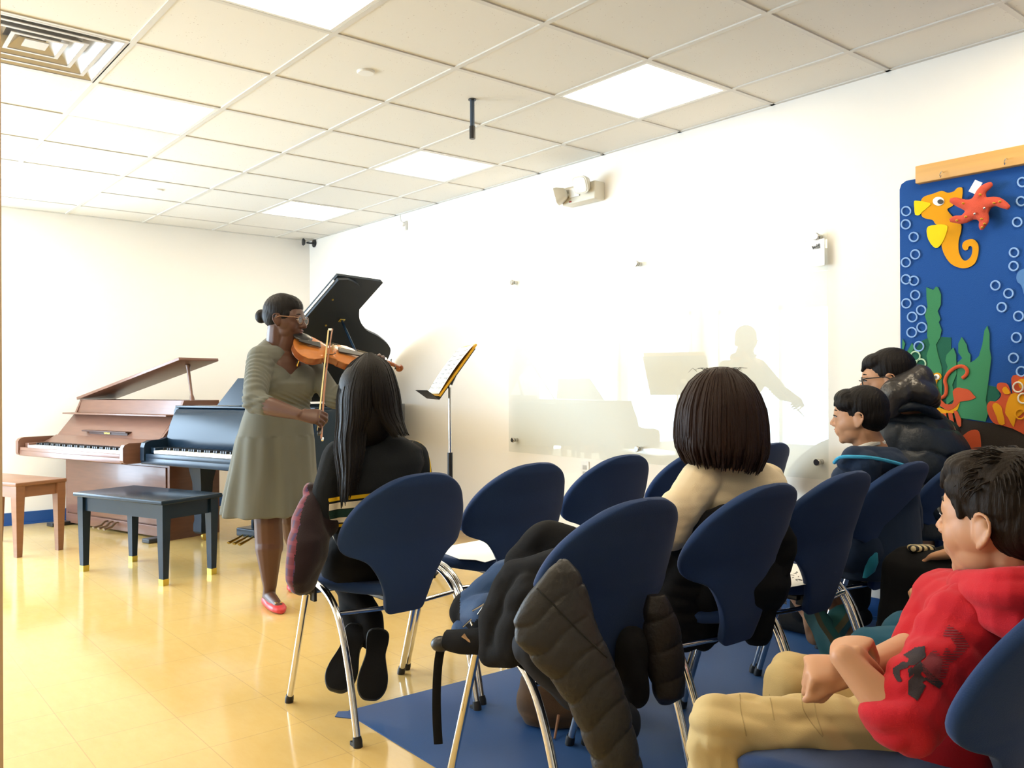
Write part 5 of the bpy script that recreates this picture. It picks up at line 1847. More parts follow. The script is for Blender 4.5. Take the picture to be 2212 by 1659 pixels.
# loose tufts along the crown and fringe
tf = M()
rnd = random.Random(9)
for i in range(200):
    a = rnd.uniform(-2.2, 2.2)
    e_ = rnd.uniform(.25, 1.25)
    dl = A(math.sin(a) * math.cos(e_), math.cos(a) * math.cos(e_), math.sin(e_))
    p = L6(dl[0] * .365, -.10 + dl[1] * .41, .155 + dl[2] * .375)
    fwd = (ax6[1] * (.6 if dl[1] > 0 else -.3) + ax6[0] * dl[0] * .6 - UP * (1.1 - .9 * dl[2]))
    outv = nrm(p - ch6)
    fwd = nrm(fwd - outv * np.dot(fwd, outv))
    ln_ = rnd.uniform(.018, .034)
    tf.tube([p - outv * .002, p + fwd * ln_ * .5 + outv * .0035, p + fwd * ln_ + outv * rnd.uniform(-.002, .003)], [.0020, .0016, .0004], 5)
tf.build('hair_tufts', m_hairdk, P6)
# khaki trousers
tr = M()
tr.cap(hl6, hr6, .080, .080).cap(px(2040, 1610, 1.58), hl6, .085, .075)
for h_, k_, a_, q in ((hl6, kl6, al6, 1), (hr6, kr6, ar6, .95)):
    tr.cap(h_, h_ * .5 + k_ * .5, .074 * q, .066 * q).cap(h_ * .5 + k_ * .5, k_, .066 * q, .058 * q).cap(k_, a_, .058 * q, .056 * q)


def khaki(co, no):
    co = folds((.010, (.6, -.2, 1), .085, 2.2), (.006, (1, .5, .4), .05, 2.8))(co, no)
    return co


TR6 = organic('trousers', tr, m_khaki, P6, voxel=.0042, smooth=4, post=khaki)
seam(TR6, P6['_org'], [[(1598, 1500), (1600, 1530), (1606, 1560), (1612, 1590)], [(1662, 1500), (1668, 1530), (1672, 1556)], [(1732, 1496), (1735, 1530), (1752, 1560), (1777, 1592)], [(1757, 1500), (1763, 1540), (1778, 1590)]], .0010, mat('khaki_seam', (0.36, 0.27, 0.12), .9))
# seams
sm_ = M()
th = nrm(kl6 - hl6)
for off, up_ in ((.072, .0),):
    pts = [hl6 * (1 - t) + kl6 * t - fH * (.088 - .020 * t) + UP * .006 for t in (.05, .3, .6, .9)]
for a_ in al6, ar6:
    g0 = A(a_[0], a_[1], .006)
    organic('shoe', M().cap(g0 + UP * .04 - A(0, .04, 0), g0 + UP * .032 + A(-.02, .15, 0), .040, .034), m_blackcloth, P6, voxel=.008, smooth=2)
# hoodie
hd = M()
hx, hy = nrm(rH * .80 + fH * .6), nrm(fH * .8 - rH * .6)
hd.loft([sect(px(u, v, D_), bb, a, nrm(rH * .67 + fH * .74), nrm(rH * .74 - fH * .67), 44, 2.4) for u, v, D_, a, bb in
         ((2040, 1690, 1.56, .108, .128), (2045, 1630, 1.56, .114, .132), (2058, 1560, 1.56, .118, .134), (2078, 1490, 1.56, .118, .134), (2100, 1410, 1.55, .112, .134), (2125, 1350, 1.54, .100, .130), (2150, 1305, 1.53, .082, .105), (2166, 1275, 1.52, .068, .076), (2170, 1262, 1.51, .058, .062))])
slv = M().cap(l6 + rH * .008, l6 * .5 + el6 * .5, .066, .060).cap(l6 * .5 + el6 * .5, el6 * .95 + l6 * .05, .060, .056).cap(el6 * .95 + l6 * .05, el6 * .90 + wr6 * .10, .056, .051)
hd.cap(l6 + fH * .03, px(2120, 1330, 1.52), .055, .06)
hd.cap(px(2110, 1340, 1.52), r6, .075, .070).cap(r6, r6 * .4 + er6 * .6, .068, .058).cap(r6 * .4 + er6 * .6, er6 * .95 + wf6 * .05, .056, .050)
# hood rolled behind and round the neck
hoo = M()
hoo.tube([px(2068, 1258, 1.58), px(2074, 1258, 1.50), px(2100, 1268, 1.425), px(2138, 1278, 1.37), px(2185, 1282, 1.335), px(2240, 1290, 1.34), px(2290, 1290, 1.42)], [.016, .022, .028, .034, .040, .046, .045], 14, smooth=3)
hoo.tube([px(2085, 1305, 1.44), px(2130, 1322, 1.375), px(2190, 1335, 1.33), px(2260, 1345, 1.34)], [.012, .026, .036, .045], 14, smooth=3)
hoo.cap(px(2230, 1300, 1.40), px(2240, 1350, 1.42), .06, .06)
m_print = fabric('charcoal_print', (0.030, 0.022, 0.026), scale=500, rough=.7)
m_print2 = fabric('faded_print', (0.16, 0.020, 0.030), scale=500, rough=.7)


HOOD = organic('hoodie', hd, m_red, P6, voxel=.0042, smooth=4, post=folds((.007, (.6, .3, 1), .10, 2.0), (.0035, (1, -.2, .5), .05, 2.6)))
organic('hood', hoo, m_red, P6, voxel=.0042, smooth=3, post=folds((.006, (.3, .3, 1), .05, 2.2)))
SLV = organic('sleeve', slv, m_red, HOOD, voxel=.0042, smooth=3, post=folds((.010, (.7, .3, 1), .085, 2.4), (.005, (1, -.2, .5), .045, 2.8)))
from mathutils.bvhtree import BVHTree
_hv, _hf = [], []
for o_ in (HOOD, SLV):
    n0 = len(_hv)
    _hv += [Vector(np.array(v.co) + np.array(P6['_org'])) for v in o_.data.vertices]
    _hf += [tuple(i + n0 for i in p.vertices) for p in o_.data.polygons]
_ht = BVHTree.FromPolygons(_hv, _hf)


def inpoly1(x, y, poly):
    ins = False
    n_ = len(poly)
    for i in range(n_):
        x0, y0 = poly[i]
        x1, y1 = poly[(i + 1) % n_]
        if (y0 > y) != (y1 > y) and x < (x1 - x0) * (y - y0) / (y1 - y0) + x0:
            ins = not ins
    return ins


def decal(name, poly, m_, step=3.0, hole=None, bars=None, off=.0012):
    """screen-printed patch lying on the cloth of the hoodie"""
    us = [p[0] for p in poly]
    vs_ = [p[1] for p in poly]
    q = M()
    idx = {}

    def vert(i, j):
        if (i, j) in idx:
            return idx[(i, j)]
        u, v = min(us) + i * step, min(vs_) + j * step
        k = Vector(px(u, v, 1) - CAM).normalized()
        h = _ht.ray_cast(Vector(CAM), k)
        if h[0] is None:
            idx[(i, j)] = None
            return None
        p = np.array(h[0]) + np.array(h[1]) * off * (1 if h[1].dot(k) < 0 else -1)
        q.v.append(tuple(p))
        idx[(i, j)] = len(q.v) - 1
        return idx[(i, j)]
    for i in range(int((max(us) - min(us)) / step) + 1):
        for j in range(int((max(vs_) - min(vs_)) / step) + 1):
            cu_, cv_ = min(us) + (i + .5) * step, min(vs_) + (j + .5) * step
            if not inpoly1(cu_, cv_, poly) or (hole and inpoly1(cu_, cv_, hole)):
                continue
            if bars and ((cv_ + cu_ * bars[0]) % bars[1]) > bars[2]:
                continue
            f_ = [vert(i, j), vert(i + 1, j), vert(i + 1, j + 1), vert(i, j + 1)]
            if None in f_ or max(np.linalg.norm(np.array(q.v[f_[0]]) - np.array(q.v[x])) for x in f_[1:]) > .02:
                continue
            q.f.append(f_)
            q.m.append(0)
    if q.f:
        q.build(name, m_, HOOD, smooth=True)


decal('sleeve_print', curve2([(2050, 1350), (2094, 1396), (2050, 1436), (2044, 1462), (2018, 1476), (2000, 1462), (2002, 1420), (2030, 1392)], 2), m_print2, 1.4, hole=[(2030, 1372), (2052, 1378), (2066, 1398), (2056, 1412), (2044, 1398), (2034, 1418), (2020, 1402)], bars=(0, 5.6, 3.2))
decal('sleeve_print', [(1992, 1432), (2012, 1408), (2036, 1424), (2030, 1462), (2008, 1470), (1994, 1452)], m_print2, 1.6)
decal('sleeve_print', [(1968, 1447), (1988, 1428), (1998, 1440), (2016, 1458), (2038, 1476), (2028, 1488), (2000, 1470), (1986, 1478), (1978, 1462)], m_print, 1.4, hole=[(1992, 1450), (2004, 1462), (1996, 1464), (1988, 1456)])
decal('sleeve_print', [(1962, 1472), (1976, 1456), (2000, 1482), (1982, 1514), (1962, 1500)], m_print, 1.6)
decal('sleeve_print', [(1962, 1446), (1970, 1440), (1974, 1456), (1964, 1464)], m_print, 1.6)
decal('chest_print', [(1952, 1416), (1976, 1400), (1998, 1396), (2000, 1420), (1975, 1438), (1958, 1438), (1964, 1424)], m_print, 1.6)
decal('chest_print', [(1930, 1444), (1950, 1430), (1966, 1432), (1962, 1442), (1944, 1448), (1944, 1462), (1950, 1472), (1940, 1474), (1931, 1460)], m_print, 1.6)

# ---------------- child in teal trousers beside him
P7 = thing('person', 'child in teal trousers on the next chair, mostly hidden behind the red hoodie', 'person', A(-1.72, -7.05, 0))
b = M()
c7 = A(-1.66, -7.14, .0)
head_prims(b, c7 + UP * .88, A(-.3, .95, 0), .19)
b.cap(c7 + UP * .84, c7 + UP * .74, .045, .05).ell(c7 + UP * .62, (.12, .09, .16), None)
k7l, k7r = px(1885, 1412, 2.00), px(1960, 1372, 2.14)
h7l, h7r = c7 + A(-.08, .02, .49), c7 + A(.08, .02, .49)
for h_, k_ in ((h7l, k7l), (h7r, k7r)):
    b.cap(h_, k_, .06, .045).cap(k_, A(k_[0], k_[1] + .02, .08), .042, .032)
b.cap(c7 + A(-.14, 0, .70), px(2090, 1300, 1.92), .036, .032).cap(px(2090, 1300, 1.92), px(2060, 1285, 2.0), .034, .030)
hand(b, px(2062, 1283, 2.0), A(-.3, .8, .2), UP, 1, [(.9, 1.1, .6)] * 4, .8)
organic('body', b, m_skinA, P7, voxel=.006, smooth=4)
tr = M().cap(h7l, h7r, .085, .085)
for h_, k_ in ((h7l, k7l), (h7r, k7r)):
    tr.cap(h_, k_, .078, .062).cap(k_, A(k_[0], k_[1] + .02, .12), .060, .050)
organic('trousers', tr, m_teal, P7, voxel=.006, smooth=4, post=folds((.004, (1, .3, .5), .08, 2.2)))
ts = M().loft([sect(c7 + UP * z, a, bb, A(1, 0, 0), A(0, 1, 0), 30, 2.4) for z, a, bb in ((.48, .13, .10), (.60, .13, .10), (.70, .135, .095), (.76, .10, .08), (.79, .05, .05))])
organic('shirt', ts, m_navy, P7, voxel=.007, smooth=3)
scalp(c7 + UP * .88, A(-.3, .95, 0), .19, 'hair', m_hairblack, P7, voxel=.005)
for k_ in (k7l, k7r):
    g0 = A(k_[0], k_[1] + .02, .006)
    organic('shoe', M().cap(g0 + UP * .035 - A(0, .03, 0), g0 + UP * .03 + A(0, .12, 0), .034, .030), m_blackcloth, P7, voxel=.008, smooth=2)

# ---------------- adult in black trousers at the far end of the row
P8 = thing('person', 'person in black trousers, only the legs showing beyond the red hoodie boy', 'person', A(-1.10, -7.05, 0))
b = M()
c8 = A(-1.08, -7.24, 0)
k8l, k8r = px(1965, 1235, 2.66), px(2050, 1232, 2.72)
h8l, h8r = A(-1.20, -7.12, .50), A(-1.00, -7.12, .50)
f8l, f8r = px(1925, 1420, 2.72), px(2010, 1420, 2.80)
f8l[2] = f8r[2] = .10
head_prims(b, c8 + UP * 1.20, A(0, 1, 0), .225)
b.cap(c8 + UP * 1.12, c8 + UP * 1.0, .055, .065).ell(c8 + A(0, .06, .75), (.15, .10, .24), None).cap(c8 + A(-.15, 0, .95), c8 + A(.15, 0, .95), .055, .055)
for h_, k_, f_ in ((h8l, k8l, f8l), (h8r, k8r, f8r)):
    b.cap(h_, k_, .07, .05).cap(k_, f_, .05, .04)
w8 = px(2068, 1192, 2.50)
b.cap(c8 + A(-.18, 0, .93), c8 + A(-.20, .12, .68), .042, .036).cap(c8 + A(-.20, .12, .68), w8, .034, .024)
hand(b, w8, nrm(k8l - w8 + A(0, 0, .03)), UP, 1, [(.25, .3, .2)] * 4, .95)
organic('body', b, m_skinA, P8, voxel=.006, smooth=4)
tr = M().cap(h8l, h8r, .11, .11)
for h_, k_, f_ in ((h8l, k8l, f8l), (h8r, k8r, f8r)):
    tr.cap(h_, k_, .095, .080).cap(k_, f_, .078, .068)
organic('trousers', tr, m_blackcloth, P8, voxel=.008, smooth=4, post=folds((.004, (1, .3, .5), .09, 2.2)))
tp8 = M().loft([sect(c8 + A(0, .06 * (1 - (z - .5) / .6), z), a, bb, A(1, 0, 0), A(0, 1, 0), 30, 2.4) for z, a, bb in ((.46, .17, .13), (.65, .17, .12), (.85, .18, .11), (.98, .17, .09), (1.04, .09, .07), (1.07, .06, .06))])
tp8.cap(c8 + A(-.17, 0, .95), c8 + A(-.20, .12, .68), .058, .05)
organic('jumper', tp8, m_blackknit, P8, voxel=.008, smooth=3)
scalp(c8 + UP * 1.20, A(0, 1, 0), .225, 'hair', m_hairblack, P8, voxel=.006)
for f_ in (f8l, f8r):
    g0 = A(f_[0], f_[1], .006)
    organic('shoe', M().cap(g0 + UP * .04 - A(0, .04, 0), g0 + UP * .035 + A(0, .16, 0), .042, .036), m_blackcloth, P8, voxel=.009, smooth=2)
# striped pouch on the lap
m_zeb = mat('striped_pouch', (0.6, 0.5, 0.3), .6)
g = G(m_zeb)
tc = g.n('ShaderNodeTexCoord')
wv = g.n('ShaderNodeTexWave', Scale=22.0, Distortion=4.0)
g.l(tc.outputs['Object'], wv.inputs['Vector'])
g.l(g.mix(g.math('GREATER_THAN', wv.outputs['Fac'], .5), (0.012, 0.011, 0.012), (0.62, 0.52, 0.30)), g.b.inputs['Base Color'])
pz8 = px(1990, 1184, 2.62)
tag(M().box(pz8, (.075, .04, .020), [rH, fH, UP], bev=.009).build('pouch', m_zeb, org=pz8), 'small black and cream striped pouch lying on the black trousers', 'pouch')

# ================================================================== THINGS ON THE CHAIRS
# quilted jacket over the chair nearest the camera
m_down = mat('charcoal_down_nylon', (0.017, 0.016, 0.016), .48, spec=.4, bump=.35, bscale=45)
cx6 = (-2.285, -6.17)
J = thing('puffer_jacket', 'charcoal quilted down jacket draped over the chair back, sleeve hanging down', 'jacket', A(-2.45, -6.42, .3))


def back6(u, v, off):
    """point on the rear face of that chair back seen at (u,v), off metres toward the viewer"""
    k = cF + (u - CXP) / FPX * cR - (v - CYP) / FPX * cU
    y0 = cx6[1] - .122 + .36 * .42
    t = (y0 - .36 * CAM[2] - CAM[1]) / (k[1] + .36 * k[2])
    return CAM + k * t - fH * off


pj = M()
rows_ = [  # left u, right u, v, thickness
    (1208, 1224, 1200, .012), (1180, 1250, 1225, .022), (1150, 1268, 1262, .026), (1128, 1280, 1300, .030), (1108, 1292, 1340, .032), (1112, 1312, 1380, .034),
    (1150, 1330, 1425, .036), (1195, 1345, 1470, .038), (1228, 1358, 1520, .040), (1250, 1368, 1570, .042), (1270, 1380, 1620, .042), (1282, 1384, 1665, .042), (1288, 1384, 1710, .040), (1292, 1380, 1760, .036), (1300, 1370, 1790, .020)]
rg = []
for (u0, u1, v_, th_) in rows_:
    dd = 1.93 if v_ > 1400 else 1.93 + (1400 - v_) / 400 * .05
    c_ = px((u0 + u1) / 2, v_ + (0), dd)
    c_[2] = max(c_[2], .03)
    rg.append(sect(c_ - fH * (.02 + th_ * .6), (u1 - u0) / 2 / FPX * dd, th_, nrm(rH + UP * -.10), fH, 36, 2.3))
pj.loft(rg)
qd = nrm(px(1330, 1560, 1.9) - px(1200, 1250, 1.9))
SS = organic('sleeve_side', pj, m_down, J, voxel=.0045, smooth=3, post=quilt(nrm(qd + rH * .12), .064, .0065, cross=nrm(rH + UP * .75), wl2=.30))
seam(SS, J['_org'], [[(1150, 1262), (1190, 1300), (1240, 1352), (1290, 1400), (1312, 1420)]], .0022, mat('seam_black', (0.004, 0.004, 0.004), .8))
pj2 = M()
rows2 = [(1398, 1436, 1285, .014), (1390, 1458, 1320, .03), (1388, 1472, 1370, .034), (1392, 1478, 1420, .036), (1402, 1480, 1465, .036), (1412, 1476, 1500, .034), (1424, 1450, 1520, .014)]
pj2.loft([sect(px((a + b_) / 2, v_, 2.14), (b_ - a) / 2 / FPX * 2.14, th_, rH, fH, 30, 2.4) for a, b_, v_, th_ in rows2])
organic('sleeve', pj2, mat('brown_black_nylon', (0.008, 0.0055, 0.0055), .5, spec=.35, bump=.3, bscale=45), J, voxel=.0045, smooth=3, post=quilt(nrm(-UP + rH * .25), .075, .006))
pj3 = M()
pj3.cap(px(1150, 1400, 2.02), px(1250, 1480, 2.00), .05, .06).cap(px(1250, 1480, 2.0), px(1340, 1560, 2.02), .05, .05)
organic('inner_body', pj3, mat('dark_navy_lining', (0.008, 0.010, 0.016), .7, spec=.2), J, voxel=.006, smooth=3, post=folds((.006, (1, .2, .6), .08, 2.0)))

# black fleece over the backpack
organic('lining_tail', M().cap(px(1365, 1390, 2.14), px(1368, 1495, 2.14), .042, .040), m_blackcloth, J, voxel=.006, smooth=3, post=folds((.006, (1, .2, .6), .08, 2.0)))
FL = thing('fleece', 'black fleece coat heaped over the backpack on the chair', 'coat', px(1130, 1300, 2.25))
fm = M()
fm.cap(px(1232, 1175, 2.18), px(1180, 1165, 2.22), .042, .050).cap(px(1180, 1165, 2.22), px(1130, 1215, 2.24), .05, .05)
fm.cap(px(1215, 1225, 2.10), px(1120, 1260, 2.16), .05, .06).cap(px(1120, 1260, 2.16), px(1080, 1340, 2.14), .06, .055).cap(px(1080, 1340, 2.14), px(1062, 1410, 2.12), .055, .035)
fm.cap(px(1150, 1290, 2.08), px(1110, 1390, 2.08), .06, .05).cap(px(1062, 1415, 2.12), px(1100, 1405, 2.08), .032, .04)
organic('shell', fm, m_blackcloth, FL, voxel=.0055, smooth=5, post=folds((.008, (.8, .2, .9), .10, 1.8)))
# backpack
m_bpblue = fabric('blue_nylon', (0.012, 0.045, 0.13), scale=400, rough=.6)
BK = thing('backpack', 'blue and black backpack lying on the chair seat with a dangling strap', 'backpack', px(1040, 1330, 2.25))
bk = M()
bk.cap(px(1010, 1320, 2.30), px(1100, 1262, 2.34), .050, .070).cap(px(1010, 1325, 2.30), px(1060, 1330, 2.22), .045, .06).cap(px(1100, 1262, 2.34), px(1150, 1230, 2.34), .07, .05)


def bkmat(cen, nn):
    r_ = (cen - px(1010, 1320, 2.3))
    a = r_ @ rH
    z = r_[:, 2]
    return (((z - .75 * a) < -.012) | (a < -.018)).astype(int)


organic('main_bag', bk, [m_bpblue, m_blackcloth], BK, voxel=.005, smooth=3, matfn=bkmat, post=folds((.003, (1, .2, .6), .06, 2.0)))
b2 = M().cap(px(1000, 1362, 2.26), px(1070, 1352, 2.22), .032, .038)
organic('front_pocket', b2, m_bpblue, BK, voxel=.005, smooth=3)
b3 = M().tube([px(965, 1382, 2.20), px(1000, 1386, 2.18), px(1040, 1384, 2.16), px(1080, 1376, 2.14)], [.026, .032, .034, .030], 12, smooth=3)
b3.build('shoulder_pad', m_blackcloth, BK)
M().ell(px(952, 1391, 2.20), (.026, .022, .020), [rH, fH, UP]).build('buckle', m_black_pl, BK)
st_ = [px(952, 1400, 2.20), px(946, 1440, 2.20), px(943, 1500, 2.20), px(944, 1560, 2.20), px(947, 1607, 2.20)]
M().tube(st_, [.012, .0115, .0115, .012, .012], 10, smooth=3, flat=(fH, .22)).build('strap', m_blackcloth, BK)
for a_, b_ in (((1045, 1305), (1020, 1320)), ((1046, 1308), (1032, 1328)), ((1018, 1338), (1000, 1355)), ((1016, 1340), (1020, 1352))):
    M().tube([px(*a_, 2.17), px(*b_, 2.16)], .0024, 6).build('zip_pull', m_chrome2, BK)
M().tube([px(1000, 1372, 2.145), px(1008, 1380, 2.142), px(1018, 1388, 2.14)], [.006, .003, .004], 6).build('fish_tag', mat('tan_tag', (0.45, 0.28, 0.15), .6), BK)
# brown bag on the floor below
BG = thing('tote_bag', 'brown bag on the mat under the chair with the quilted jacket', 'bag', A(-2.27, -6.02, .004))
bg = M()
cg = pz(1200, 1560, 0)
bg.loft([sect(A(cg[0], cg[1], z), a, bb, nrm(rH), fH, 30, 2.6) for z, a, bb in ((.008, .10, .07), (.04, .125, .085), (.10, .125, .08), (.17, .10, .06), (.21, .07, .03), (.22, .03, .01))])
organic('bag_body', bg, fabric('brown_canvas', (0.085, 0.050, 0.028), scale=300), BG, voxel=.006, smooth=3, post=folds((.006, (.3, .2, 1), .09, 2)))
s0, s1 = pz(1198, 1596, .008), px(1207, 1545, 2.70)
M().tube([s0, s1], [.004, .0055], 8).build('wooden_stick', m_wood2, BG)

# papers and folder
pap = thing('paper_sheet', 'white sheet of paper on the empty chair beside the striped sweater girl', 'paper', A(-1.85, -5.20, .45))
q0 = [(958, 1182), (1055, 1164), (1080, 1174), (1085, 1204), (1048, 1215), (1028, 1210), (992, 1208), (958, 1195)]
pts = [px(u, v, 1) for u, v in q0]


def sheetz(name, poly, z, m_, parent, th=.0012, curl=.0):
    k = []
    for i, (u, v) in enumerate(poly):
        p = pz(u, v, z + curl * (i % 2))
        k.append(p)
    cc = sum(k) / len(k)
    vs, fs = [], []
    for p in k + [cc]:
        vs.append(p)
    for p in k + [cc]:
        vs.append(p + UP * th)
    n_ = len(k)
    for i in range(n_):
        j = (i + 1) % n_
        fs += [(n_, j, i), (2 * n_ + 1, n_ + 1 + i, n_ + 1 + j), (i, j, n_ + 1 + j, n_ + 1 + i)]
    mm_ = M().add(vs, fs)
    return mm_.build(name, m_, parent, smooth=False)


sheetz('sheet', q0, .462, m_paper, pap)
P9 = thing('programme', 'printed programme with black musical drawings on the empty chair', 'paper', A(-1.3, -6.1, .46))
sheetz('sheet', [(1640, 1290), (1650, 1235), (1700, 1215), (1745, 1225), (1745, 1262), (1700, 1270), (1672, 1268)], .466, m_paper, P9)
dr = M()
rnd = random.Random(4)
for i in range(26):
    u, v = 1690 + rnd.uniform(-25, 40), 1246 + rnd.uniform(-12, 10)
    p = pz(u, v, .4685)
    q = p + rH * rnd.uniform(-.02, .02) + A(0, rnd.uniform(-.02, .02), 0)
    dr.tube([p, (p + q) / 2 + A(.004, .004, 0), q], .0009, 5)
dr.build('ink_drawing', m_ink, P9)
st2 = thing('paper_wad', 'folded papers tucked under the seat of the chair with the printed programme', 'paper', px(1675, 1300, 2.62))
fw = M()
for k in range(5):
    a_, b_ = px(1657, 1288 + k * 1.5, 2.60), px(1700, 1296 + k * 2.5, 2.60)
    fw.prism([(0, 0), (1, 0), (1, 1), (0, .6)], a_, b_ - a_, fH * .06 - UP * .004, UP * .0015)
fw.build('sheets', mat('newsprint', (0.45, 0.43, 0.36), .8), st2, smooth=False)
FD = thing('folder', 'black folder with a white sheet on the empty chair near the power outlet', 'folder', A(-1.30, -5.2, .45))
sheetz('cover', [(1262, 1112), (1300, 1104), (1330, 1112), (1350, 1150), (1268, 1150)], .520, m_black_pl, FD, th=.02)
sheetz('sheet', [(1270, 1122), (1308, 1110), (1340, 1125), (1290, 1145)], .541, m_paper, FD)
sheetz('lower_sheet', [(1235, 1143), (1262, 1142), (1270, 1165), (1240, 1165)], .47, m_paper, FD)
# ================================================================== FELT SEA BANNER
def wy(pts, off=0.0):
    """photo outline on the right wall -> list of (y, z)"""
    return [tuple(pxw(u, v, -off)[1:]) for u, v in pts]


B0 = pxw(1946, 700, 0)
m_felt = fabric('royal_blue_felt', (0.012, 0.075, 0.30), scale=300, bump=.25)
yl, zt = pxw(1946, 402, 0)[1], pxw(1946, 396, 0)[2]
BN = thing('felt_banner', 'blue felt banner of sea creatures hanging on the right wall', 'banner', A(0, -6.8, .5))
zb = .42
yr = -7.75
pol = [(yl, zb), (yl, zt - .03), (yl - .008, zt - .008), (yl - .03, zt + .004), (yr + .03, zt + .004), (yr, zt - .03), (yr, zb)]


def flat(name, poly, m_, x0, th=.003, root=None):
    """felt piece: poly in (y,z), front surface at x = -(x0+th)"""
    return M().prism(poly, (-x0, 0, 0), (0, 1, 0), (0, 0, 1), (-th, 0, 0)).build(name, m_, root or BN, smooth=False)


bnm = M()
flat('backing', pol, m_felt, .004, .008)
m_bord = mat('banner_edge', (0.55, 0.40, 0.30), .7)
m_org = fabric('orange_felt', (0.72, 0.32, 0.008), scale=300)
m_yelf = fabric('yellow_felt', (0.78, 0.60, 0.01), scale=300)
m_grnf = fabric('green_felt', (0.045, 0.22, 0.10), scale=300)
m_grnd = fabric('dark_green_felt', (0.015, 0.11, 0.07), scale=300)
m_redf = fabric('coral_felt', (0.55, 0.085, 0.03), scale=300)
m_brown = fabric('charcoal_felt', (0.035, 0.028, 0.024), scale=300)
m_wht2 = fabric('white_felt', (0.85, 0.85, 0.85), scale=300)
m_lblue = fabric('light_blue_yarn', (0.26, 0.44, 0.78), scale=300)
m_mblue = fabric('mid_blue_felt', (0.09, 0.22, 0.50), scale=300)
m_ltgrn = fabric('pale_green_yarn', (0.45, 0.65, 0.45), scale=300)


def Z1(pts):      # crop 1: x/4.365+1900 , y/4.365+300
    return [(x / 4.3656 + 1900, y / 4.3656 + 300) for x, y in pts]


def Z2(pts):      # crop 2: scale 4.1475
    return [(x / 4.1475 + 1900, y / 4.1475 + 600) for x, y in pts]


# sea floor
flat('sea_floor', wy(Z2([(190, 1270), (500, 1240), (740, 1265), (900, 1290), (1080, 1310), (1200, 1350), (1294, 1400)]), .015) + [(yr + .01, pxw(2212, 945, 0)[2] - .2), (yr + .01, zb + .01), (yl - .005, zb + .01)], m_brown, .012)
# weeds behind, then front
flat('seaweed', wy(Z2([(200, 700), (250, 650), (290, 582), (320, 640), (370, 570), (440, 535), (520, 540), (560, 530), (640, 535), (640, 700), (700, 760), (860, 800), (860, 1270), (210, 1270)]), .015), m_grnd, .012)
flat('seaweed', wy(Z2([(950, 960), (1060, 980), (1080, 1060), (1000, 1150), (960, 1270), (930, 1270)]), .015), m_grnd, .012)
for pl in ([(418, 85), (455, 100), (480, 110), (505, 78), (525, 90), (550, 150), (548, 240), (520, 300), (545, 370), (530, 400), (555, 470), (540, 540), (505, 600), (520, 680), (555, 800), (560, 1000), (540, 1270), (430, 1270), (400, 830), (430, 780), (420, 700), (450, 600), (425, 520), (430, 420), (405, 340), (430, 260), (420, 180)],
           [(735, 530), (780, 600), (790, 660), (815, 690), (812, 760), (850, 740), (890, 700), (920, 600), (940, 470), (965, 430), (985, 500), (985, 640), (1000, 720), (970, 960), (950, 1100), (975, 1200), (950, 1290), (700, 1250), (690, 960), (700, 760), (740, 720), (705, 670), (705, 590)],
           [(660, 625), (685, 690), (690, 860), (650, 960), (680, 1080), (600, 1140), (590, 860), (610, 800), (590, 740), (600, 690)],
           [(205, 545), (228, 590), (215, 640), (200, 660)], [(290, 585), (310, 630), (270, 690), (250, 660)]):
    flat('seaweed', wy(Z2(pl), .018), m_grnf, .0152)
# seahorse
SH = flat('seahorse', curve2(wy(Z1([(390, 590), (420, 545), (510, 515), (585, 490), (640, 508), (700, 495), (735, 462), (778, 462), (780, 530), (765, 580), (700, 600), (690, 630), (640, 660), (650, 690), (700, 745), (765, 800), (768, 870), (745, 960), (745, 1060), (775, 1130), (815, 1148), (860, 1110), (875, 1050), (868, 1015), (840, 1015), (830, 1045), (800, 1050), (780, 1020), (790, 975), (840, 948), (890, 950), (930, 1000), (930, 1080), (900, 1170), (830, 1215), (750, 1215), (670, 1175), (615, 1100), (585, 1010), (590, 930), (600, 860), (560, 815), (525, 800), (500, 765), (430, 750), (395, 720), (400, 660)]), .018), 3), m_org, .0152)
flat('snout', curve2(wy(Z1([(325, 590), (360, 583), (478, 605), (460, 640), (400, 690), (375, 718), (335, 715), (328, 650)]), .021), 2), m_yelf, .0184, root=SH)
flat('fin', curve2(wy(Z1([(520, 812), (580, 805), (640, 822), (625, 900), (590, 980), (545, 1028), (505, 1015), (460, 950), (443, 870), (460, 825)]), .021), 2), m_yelf, .0184, root=SH)


def ring(cx, cy, r, m_, name='bubble', Z=Z1, rr=.0034, x0=.019, ry=None):
    c_ = Z([(cx, cy)])[0]
    k = 4.3656 if Z is Z1 else 4.1475
    pts = [pxw(c_[0] + r / k * math.cos(a), c_[1] + (ry or r) / k * math.sin(a), -x0) for a in [2 * math.pi * i / 20 for i in range(21)]]
    return M().tube(pts, rr, 6, flat=(A(1, 0, 0), .5)).build(name, m_, BN)


def disc(cx, cy, rx, ry, m_, name, Z, x0, root=None):
    c_ = Z([(cx, cy)])[0]
    k = 4.3656 if Z is Z1 else 4.1475
    return flat(name, wy([(c_[0] + rx / k * math.cos(a), c_[1] + ry / k * math.sin(a)) for a in [2 * math.pi * i / 24 for i in range(24)]], x0 + .003), m_, x0, root=root)


ey = disc(555, 588, 54, 42, m_wht2, 'eye', Z1, .0184, SH)
disc(573, 592, 28, 22, m_black_pl, 'pupil', Z1, .0215, SH)
